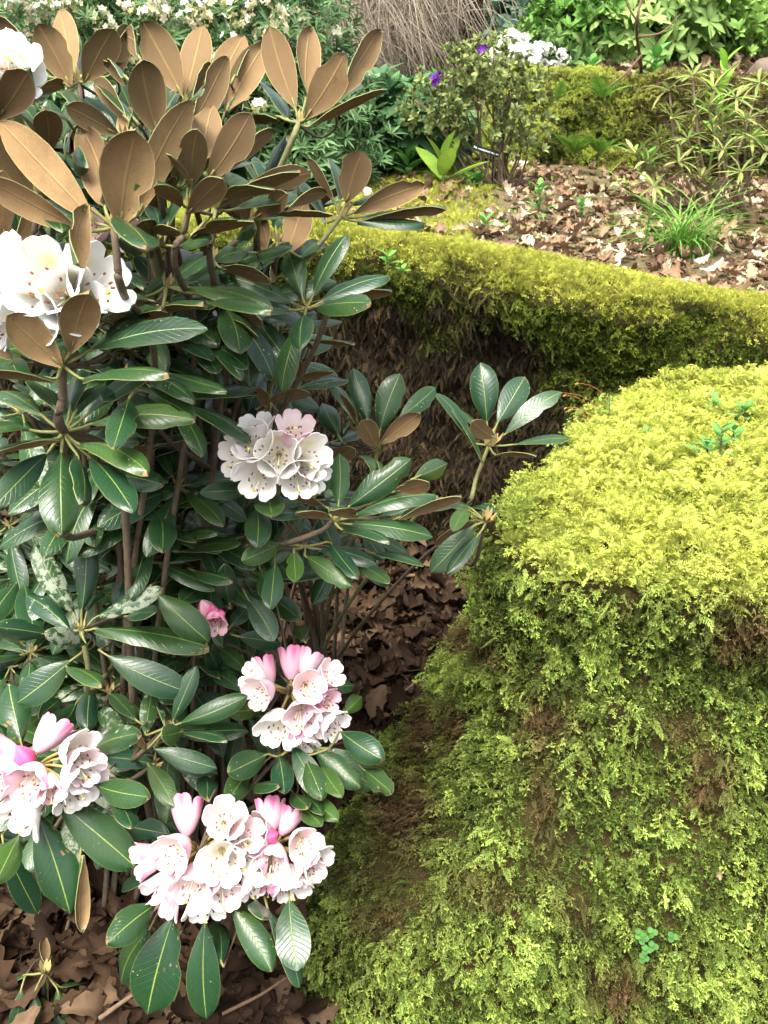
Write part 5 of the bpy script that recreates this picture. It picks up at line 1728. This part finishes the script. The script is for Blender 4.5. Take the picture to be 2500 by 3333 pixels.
Yv = nn + np.array([0, 0, .4]) + .4 * RNG.normal(size=P.shape); Yv /= np.linalg.norm(Yv, axis=1)[:, None]
R = np.where(isT[:, None, None], frame_from(Yv, RNG.normal(size=P.shape)), moss_orient(P, nn, tn, .2, .8))
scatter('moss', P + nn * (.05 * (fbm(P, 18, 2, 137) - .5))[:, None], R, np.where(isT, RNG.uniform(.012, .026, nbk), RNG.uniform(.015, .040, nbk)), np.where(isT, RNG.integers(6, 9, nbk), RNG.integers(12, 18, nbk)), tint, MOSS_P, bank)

# narrow-leaved leggy shrub at the right
lb = on_terr(1580, 3.45)
lt = thing('narrow_leaved_shrub', lb, 'leggy shrub with whorls of narrow drooping leaves at the right edge', 'shrub')
LW = []
for i in range(4):
    g = Geo()
    for k in range(13):
        a = k * 2.4 + rs.uniform(-.2, .2); el = rs.uniform(-.2, 1.0)
        d = nrm([math.cos(a) * math.cos(el), math.sin(a) * math.cos(el), math.sin(el)])
        c = np.array((.17, .23, .055)) if rs.random() < .75 else np.array((.30, .30, .10))
        blade(g, d * .004, d, rs.uniform(.05, .085), .0095, [0, 0, 1], rs.uniform(.2, .7), c * rs.uniform(.7, 1.3), seg=4)
    LW.append(g.mesh('leaf_whorl', [M_GEN]))
gstem = Geo()
for (x, y, yy) in [(1495, 165, 3.1), (1590, 212, 3.1), (1530, 232, 3.0), (1445, 195, 3.25), (1622, 300, 2.95), (1562, 325, 2.95), (1485, 300, 3.05), (1398, 352, 3.05), (1412, 405, 3.0), (1512, 385, 2.95), (1645, 245, 3.1), (1452, 255, 3.15), (1600, 372, 2.9), (1372, 335, 3.1), (1335, 395, 3.05), (1560, 265, 3.1), (1420, 300, 3.1), (1655, 330, 2.9), (1640, 180, 3.3), (1465, 350, 3.0), (1540, 190, 3.2), (1610, 260, 3.0)]:
    p = at(x, y, yy + .38)
    b0 = lb + [rs.uniform(-.10, .10), rs.uniform(-.05, .05), 0]
    if x < 1430: b0 = lb + [-.18, .05, -.01]
    m = b0 * .55 + p * .45 + np.array([rs.uniform(-.06, .06), rs.uniform(-.04, .04), .02])
    tube(gstem, [p, p * .8 + m * .2 + [0, 0, .0], m, b0], .0028, .0055, 5, seg=10, bump=.2)
    o = link('leaf_whorl', LW[rs.randrange(4)], lt)
    o.matrix_basis = Matrix.Translation(Vector(p)) @ Matrix.Rotation(rs.uniform(0, 6), 4, 'Z') @ Matrix.Rotation(rs.uniform(-.4, .4), 4, 'X') @ Matrix.Scale(rs.uniform(1.0, 1.5), 4)
    for fq in (.72, .5):
        q = p * fq + m * (1 - fq)
        o = link('leaf_whorl', LW[rs.randrange(4)], lt)
        o.matrix_basis = Matrix.Translation(Vector(q)) @ Matrix.Rotation(rs.uniform(0, 6), 4, 'Z') @ Matrix.Scale(rs.uniform(.6, .9), 4)
link('stem', gstem.mesh('stem', [plain_mat('pale_bark', (.26, .19, .12), .9, var=.7, scale=120)]), lt)

# grass tuft
gb = on_terr(1470, 2.9)
gt = thing('grass_tuft', gb, 'tuft of long bright green grass growing out of the leaf litter', 'grass')
BL = []
for i in range(6):
    g = Geo()
    L = rs.uniform(.16, .30)
    V, C = [], []
    for k in range(9):
        v = k / 8
        c = np.array([L * (.15 * v + .75 * v * v * rs.choice([.9, 1])), 0, L * (v * .95 - .45 * v ** 2.4)])
        w = .0024 * (1 - v ** 2) + .0003
        V += [c + [0, -w, 0], c + [0, 0, -.0008], c + [0, w, 0]]
        C += [np.array((.14, .30, .045)) * (.7 + .6 * v)] * 3
    F = [[j * 3 + q, j * 3 + q + 1, j * 3 + q + 4, j * 3 + q + 3] for j in range(8) for q in (0, 1)]
    g.add(V, F, col=np.array(C))
    BL.append(g.mesh('blade', [M_GEN]))
for i in range(150):
    o = link('blade', BL[rs.randrange(6)], gt)
    p = gb + [rs.gauss(0, .03), rs.gauss(0, .025), -.005]
    o.matrix_basis = Matrix.Translation(Vector(p)) @ Matrix.Rotation(rs.uniform(0, 6.28), 4, 'Z') @ Matrix.Rotation(rs.uniform(-.35, .35), 4, 'Y') @ Matrix.Scale(rs.uniform(.7, 1.5), 4)

# seedlings
def seedling(p, h, n, L, w, label, name='seedling', cat='seedling', col=(.13, .30, .045), group='green seedlings', up=.8, stemc=(.14, .22, .06), bend=.3):
    t = thing(name, p, label, cat, group)
    g = Geo()
    tube(g, [np.asarray(p) - [0, 0, .01], np.asarray(p) + [.003, 0, h * .5], np.asarray(p) + [0, .002, h]], L * .04 + .0006, .0008, 5, seg=5, col=stemc)
    link('stem', g.mesh('stem', [M_GENM]), t)
    for i in range(n):
        f = .15 + .85 * i / max(1, n - 1)
        a = i * 2.4 + rs.uniform(-.2, .2)
        el = up * (.35 + .75 * f)
        d = nrm([math.cos(a) * math.cos(el), math.sin(a) * math.cos(el), math.sin(el)])
        g = Geo()
        blade(g, np.asarray(p) + [0, 0, h * f], d, L * rs.uniform(.75, 1.1) * (1.1 - .4 * f), w * rs.uniform(.85, 1.1), [0, 0, 1], bend, np.asarray(col) * rs.uniform(.8, 1.2))
        link('leaf', g.mesh('leaf', [M_GEN]), t)
    return t


for (x, y, h, n, L, w, lab) in [
        (1045, 2.98, .05, 9, .085, .020, 'broad green seedling in the leaf litter left of the grass, nearest the wall'),
        (1162, 3.38, .10, 12, .075, .020, 'tallest upright green seedling in the middle of the terrace'),
        (1168, 3.2, .03, 9, .035, .014, 'small bushy seedling just in front of the tallest one'),
        (1254, 3.34, .06, 11, .060, .016, 'pale green rosette seedling between the tall seedling and the grass'),
        (1316, 3.2, .045, 9, .055, .016, 'small dark green seedling closest to the grass tuft'),
        (1030, 3.75, .05, 14, .075, .022, 'clump of green leaves at the foot of the plant label'),
        (1010, 3.7, .05, 8, .07, .020, 'green rosette left of the plant label foot'),
        (1130, 2.85, .03, 6, .04, .012, 'tiny green shoot among pale leaves'),
        (905, 2.66, .055, 8, .035, .011, 'red-stemmed seedling growing on the wall edge moss'),
        (945, 2.64, .035, 6, .03, .008, 'thin little shoot beside the red-stemmed seedling'),
        (880, 4.0, .10, 12, .13, .035, 'bright green leafy clump beyond the terrace edge'),
        (835, 4.1, .10, 12, .12, .035, 'bright green leafy clump left of the round-leaved plant'),
        (760, 3.9, .08, 9, .11, .03, 'blue-green seedling clump near the twiggy bush'),
        (1390, 4.42, .10, 9, .10, .03, 'dark green leafy shoot against the mossy bank'),
        (1275, 5.0, .10, 12, .10, .03, 'green leafy clump on top of the mossy bank'),
        (1410, 4.95, .16, 10, .14, .05, 'round bright green leaves on the bank top')]:
    seedling(on_terr(x, y), h, n, L, w, lab, col=(.10, .27, .05) if 'red' not in lab else (.13, .24, .05), stemc=(.22, .05, .04) if 'red' in lab else (.14, .22, .06))
seedling(on_terr(955, 3.75), .09, 6, .20, .075, 'pale lime-green plant with broad upright leaves left of the purple-flowered shrub', 'broad_leaved_plant', 'plant', (.26, .42, .06), None, 1.15, bend=.15)
seedling(on_terr(1510, 4.3) + [0, -.1, .05], .45, 22, .16, .035, 'tall bright green leafy spike at the top right', 'leafy_spike', 'plant', (.22, .44, .05), None, .9)
seedling(at(838, 575, 2.36), .03, 6, .05, .018, 'bright green seedling rooted in the face of the mossy wall', col=(.14, .36, .05))
seedling(at(868, 590, 2.34), .01, 5, .035, .014, 'tiny green sprout just right of the wall seedling', col=(.12, .30, .05))
seedling(at(662, 765, 2.2), .02, 7, .05, .018, 'bright fern-like sprout low on the wall beside the bush', col=(.14, .34, .05))

# ferns on the bank
def fern(p, n, L, label, col, face=-1.57, spread=1.2):
    t = thing('fern', p, label, 'fern', 'small ferns on the bank')
    for i in range(n):
        a = face + spread * (i / max(1, n - 1) - .5) * 2 + rs.uniform(-.15, .15)
        d = nrm([math.cos(a), math.sin(a) * .6, rs.uniform(.9, 1.7)])
        g = Geo()
        Lf = L * rs.uniform(.8, 1.1)
        s = nrm(np.cross(d, [0, 0, 1])); up_ = np.cross(s, d)
        pts = [np.asarray(p) + d * Lf * v - up_ * (Lf * .45 * v * v) for v in np.linspace(0, 1, 8)]
        tube(g, pts, .0016, .0006, 4, seg=8, col=np.asarray(col) * .7)
        for v in np.linspace(.12, .98, 15):
            c = np.asarray(p) + d * Lf * v - up_ * (Lf * .45 * v * v)
            ln = Lf * .24 * math.sin(math.pi * (.15 + .8 * v)) + .004
            for sg in (-1, 1):
                blade(g, c, s * sg + d * .35, ln, ln * .36, up_, .2, np.asarray(col) * rs.uniform(.8, 1.2), seg=3)
        link('frond', g.mesh('frond', [M_GEN]), t)


for (x, y, yy, n, L, lab) in [(1300, 215, 3.72, 4, .14, 'light green fern high on the mossy bank'), (1240, 335, 3.70, 6, .15, 'low fern at the foot of the mossy bank'), (1295, 335, 3.68, 5, .13, 'fern at the foot of the bank, nearer the narrow-leaved shrub'), (1640, 320, 3.3, 4, .15, 'fern at the right edge behind the narrow-leaved shrub'), (1205, 215, 3.78, 3, .09, 'tiny fern on the bank beside the purple-flowered shrub')]:
    fern(at(x, y, yy + .66), n, L, lab, (.17, .33, .05))

# plant label
lp = at(1050, 326, 3.74)
pt = thing('plant_label', lp - np.array([0, 0, .10]), 'small slanted black plant label with white lettering under the purple-flowered shrub', 'sign')
g = Geo()
w, h, th = .105, .021, .003
cn = [(-w / 2, -th / 2, -h / 2), (w / 2, -th / 2, -h / 2), (w / 2, -th / 2, h / 2), (-w / 2, -th / 2, h / 2)]
V = [np.array(c) for c in cn] + [np.array(c) + [0, th, 0] for c in cn]
g.add(V, [[0, 1, 2, 3], [7, 6, 5, 4], [0, 4, 5, 1], [1, 5, 6, 2], [2, 6, 7, 3], [3, 7, 4, 0]])
MB_ = plain_mat('black_plastic', (.006, .012, .010), .8, .15, var=.3)
Rl = Matrix.Rotation(math.radians(17), 4, 'Y') @ Matrix.Rotation(math.radians(-20), 4, 'X')
plate = link('plate', g.mesh('plate', [MB_], smooth=False), pt)
plate.matrix_basis = Matrix.Translation(Vector(lp)) @ Rl
cu = bpy.data.curves.new('lettering', 'FONT')
cu.body = 'Rh. roxieanum var. or'
cu.size = .0115
cu.align_x = 'CENTER'; cu.align_y = 'CENTER'
to = bpy.data.objects.new('tmp', cu); COL.objects.link(to)
bpy.context.view_layer.update()
tm = bpy.data.meshes.new_from_object(to.evaluated_get(bpy.context.evaluated_depsgraph_get()))
bpy.data.objects.remove(to)
tm.materials.clear(); tm.materials.append(plain_mat('white_print', (.75, .75, .72), .6))
tx = bpy.data.objects.new('lettering', tm); COL.objects.link(tx)
tx.parent = plate
tx.matrix_basis = Matrix.Translation((0, -th / 2 - .0006, 0)) @ Matrix.Rotation(math.radians(90), 4, 'X')
g = Geo()
tube(g, [lp + [0.03, .004, -.01], lp + [.03, .006, -.11]], .003, .003, 6, seg=3)
link('stake', g.mesh('stake', [MB_]), pt)

# grey rock on the upper slope
mrock = on_terr(1640, 5.1)
g = Geo()
Pq = []
U, Vv = np.meshgrid(np.linspace(0, 2 * math.pi, 24, endpoint=False), np.linspace(0, math.pi, 14))
Q = np.stack([np.cos(U) * np.sin(Vv) * .16, np.sin(U) * np.sin(Vv) * .14, np.cos(Vv) * .12], -1).reshape(-1, 3)
Q *= .6 * (.6 + .8 * fbm(Q, 9, 3, 404))[:, None]
Q += mrock + [.04, 0, .03]
ix = np.arange(24 * 14).reshape(14, 24); nx = np.roll(ix, -1, 1)
ro = link('rock', mesh_np('rock', Q, np.stack([ix[:-1], ix[1:], nx[1:], nx[:-1]], -1).reshape(-1, 4), plain_mat('grey_rock', (.15, .115, .085), .9, var=.8, scale=14, bump=.8)), None, 'grey-brown rock lying on the leafy slope at the top right edge', 'rock')
# leaf litter on the upper slope
n = 900
P = litter_points(n, (1.0, 3.2), (4.8, 6.0), zterr)
P[:, 2] += .02
scatter('slope_litter', P, litter_frames(n, .4), RNG.uniform(.05, .09, n), RNG.integers(0, 7, n), litter_tint(n, PAL_TER), OAKI, terrace)

# bare twigs
def twig(name, label, cat, pts, r0, r1, mat, group=None, subs=()):
    g = Geo()
    tube(g, pts, r0, r1, 6, seg=16, bump=.15)
    for sp in subs: tube(g, sp, r1 * 1.2, r1 * .4, 5, seg=8)
    o = link(name, g.mesh(name, [mat]), None, label, cat, group)
    return o


M_TW = plain_mat('dead_twig', (.16, .10, .06), .9, var=.7, scale=100, bump=.5)
A_ = at
twig('bare_branch', 'thin bare forked branch rising at the top right behind the bank', 'branch', [on_terr(1375, 5.0), A_(1385, 150, 4.9), A_(1375, 60, 4.3), A_(1390, -20, 4.3)], .012, .005, M_TW, None,
     [[A_(1378, 80, 4.3), A_(1430, 70, 4.3), A_(1470, 30, 4.3)], [A_(1385, 120, 4.35), A_(1350, 160, 4.3), A_(1310, 190, 4.2)], [A_(1380, 50, 4.3), A_(1360, 20, 4.3), A_(1345, -20, 4.3)]])
twig('fallen_branch', 'long dead branch lying across the dry grass at the back', 'branch', [A_(560, 235, 4.9), A_(700, 205, 4.9), A_(830, 195, 4.9), A_(910, 225, 4.8)], .012, .006, M_TW, 'dead wood')
def G3(x, y, z=.04): return to_ground(x * 1.507, y * 1.507, z)
twig('fallen_stick', 'brown stick lying on the litter below the wall shoot', 'stick', [G3(700, 1255, .07), G3(850, 1245, .06), G3(960, 1240, .05)], .006, .005, M_TW, 'dead wood')
twig('fallen_stick', 'crooked dark stick on the litter beside the pink truss', 'stick', [G3(770, 1520), G3(860, 1500, .06), G3(905, 1470, .05), G3(930, 1490, .05)], .004, .002, M_TW, 'dead wood')
twig('fallen_stick', 'pale thin stick at the bottom left on the dark litter', 'stick', [G3(215, 2200, .06), G3(300, 2140, .08), G3(390, 2090, .06)], .004, .002, M_TW, 'dead wood')
twig('fallen_stick', 'stick under the bottom truss leaves', 'stick', [G3(480, 2190, .05), G3(560, 2150, .06), G3(620, 2110, .05)], .003, .002, M_TW, 'dead wood')

# ------------------------------------------------------------------ small growth on the boulder
bpy.context.view_layer.update()
from mathutils.bvhtree import BVHTree
bv = BVHTree.FromPolygons([tuple(v.co) for v in boulder_me.vertices], [tuple(p.vertices) for p in boulder_me.polygons])


def on_boulder(dx, dy):
    sx, sy = dx * 1.507, dy * 1.507
    dr = nrm(FWD + RGT * ((sx - SRC_W / 2) / FOC) - UPV * ((sy - SRC_H / 2) / FOC))
    h = bv.ray_cast(Vector(CAM), Vector(dr))
    return (np.array(h[0]), np.array(h[1])) if h[0] is not None else (None, None)


for (x, y, h, n, L, w, lab) in [(1545, 1010, .07, 11, .05, .013, 'tallest willow-leaved seedling on top of the boulder'), (1520, 1000, .03, 8, .045, .012, 'low seedling left of the tallest one on the boulder'), (1575, 980, .04, 8, .045, .012, 'seedling right of the tallest one on the boulder'),
                              (1600, 925, .035, 9, .04, .016, 'broad-leaved seedling at the right of the boulder top'), (1540, 905, .03, 7, .035, .014, 'green seedling near the back of the boulder top'), (1390, 970, .03, 7, .03, .01, 'small seedling in the middle of the boulder top'),
                              (1310, 915, .05, 6, .022, .008, 'dark thin-stemmed seedling at the boulder top left edge'), (1525, 880, .025, 5, .02, .008, 'tiny seedling at the back of the boulder top'), (1425, 815, .02, 6, .03, .013, 'little green sprout on the boulder back corner'), (1470, 885, .015, 4, .02, .01, 'tiny round-leaved sprout near the boulder back'),
                              (1560, 1035, .02, 6, .03, .01, 'reddish seedling in front of the tallest one on the boulder')]:
    p, nq = on_boulder(x, y)
    if p is not None:
        seedling(p + [0, 0, .008], h, n, L, w, lab, col=(.11, .27, .06) if 'redd' not in lab else (.20, .09, .06), group='seedlings on the boulder', stemc=(.18, .09, .05))
# clover patch
p, nq = on_boulder(1420, 2040)
if p is not None:
    ct = thing('clover_plant', p, 'small round-leaved clover plant low on the boulder face', 'clover')
    for i in range(9):
        q, _ = on_boulder(1420 + rs.uniform(-42, 42), 2030 + rs.uniform(-40, 40))
        g = Geo()
        c = q + nrm(CAM - q) * .035
        tube(g, [q, (q + c) / 2 + [0, 0, .004], c], .0006, .0005, 4, seg=4, col=(.15, .2, .06), m=0)
        for k in range(3):
            a = k * 2.09 + rs.uniform(-.2, .2)
            dl = RGT * math.cos(a) + UPV * math.sin(a)
            r_ = .0048
            ctr = c + dl * r_ * .95
            nn_ = nrm(CAM - c + [0, 0, .6])
            e1 = nrm(dl - (dl @ nn_) * nn_); e2 = np.cross(nn_, e1)
            g.add([ctr] + [ctr + (e1 * math.cos(b) + e2 * math.sin(b)) * r_ for b in np.linspace(0, 6.283, 11)[:-1]], [[0, j + 1, (j + 1) % 10 + 1] for j in range(10)], col=np.array((.050, .135, .028)) * rs.uniform(.8, 1.2))
        link('leaf', g.mesh('leaf', [M_GENM]), ct)
# moss capsules on fine red stalks
if True:
    for i, (x, y, x0, y0) in enumerate([(1248, 827, 1300, 862), (1222, 853, 1285, 895), (1224, 880, 1278, 905), (1233, 885, 1268, 912), (1213, 848, 1280, 880), (1245, 905, 1275, 925)]):
        q = None
        for k in range(12):
            q, _ = on_boulder(x0 + 20 + k * 12, y0 + 12 + k * 2)
            if q is not None: break
        if q is None: continue
        d = (q - CAM) @ FWD
        e = unproj(x * 1.507, y * 1.507, d)
        t = thing('moss_capsule', q, ['topmost', 'upper left', 'middle', 'lower middle', 'leftmost', 'lowest'][i] + ' red-brown moss capsule on a wiry stalk at the boulder edge', 'moss capsule', 'moss capsules at the boulder edge')
        g = Geo()
        tube(g, [q, q * .4 + e * .6 + [0, 0, .012], e], .0007, .0005, 5, seg=8)
        link('stalk', g.mesh('stalk', [plain_mat('capsule_stalk', (.28, .08, .03), .5)]), t)
        g = Geo()
        dv = nrm(e - q) * .5 + np.array([0, 0, -.6]); dv = nrm(dv)
        tube(g, [e, e + dv * .003, e + dv * .007], .0013, .0022, 7, seg=5)
        link('capsule', g.mesh('capsule', [plain_mat('capsule', (.45, .20, .05), .5)]), t)
# a few oak leaves and bits caught on the moss
for i, (x, y, s, lab) in enumerate([(1165, 1640, .03, 'small brown leaf scrap caught on the boulder face'), (1545, 1890, .02, 'pale leaf fragment on the boulder face')]):
    p, nq = on_boulder(x, y)
    if p is None: continue
    me = OAKI[i].data.copy(); me.materials.clear(); me.materials.append(M_LIT)
    a = me.attributes['col']; c = np.zeros(len(me.vertices) * 4, np.float32); a.data.foreach_get('color', c); c = c.reshape(-1, 4); c[:, :3] *= (.3, .2, .12); a.data.foreach_set('color', c.ravel())
    o = link('fallen_leaf_scrap', me, None, lab, 'leaf')
    o.matrix_basis = Matrix.Translation(Vector(p + nq * .02)) @ Vector(nq).to_track_quat('Z', 'Y').to_matrix().to_4x4() @ Matrix.Scale(s, 4)
# grass sprouts at the very bottom of the boulder
for i, (x, lab) in enumerate([(1130, 'leftmost'), (1190, 'second'), (1550, 'rightmost')]):
    p, nq = on_boulder(x, 2230)
    if p is None: continue
    seedling(p, .02, 3, .05, .008, lab + ' pale green sprout at the bottom edge of the boulder', col=(.3, .45, .06), group='sprouts at the boulder foot', up=1.1)
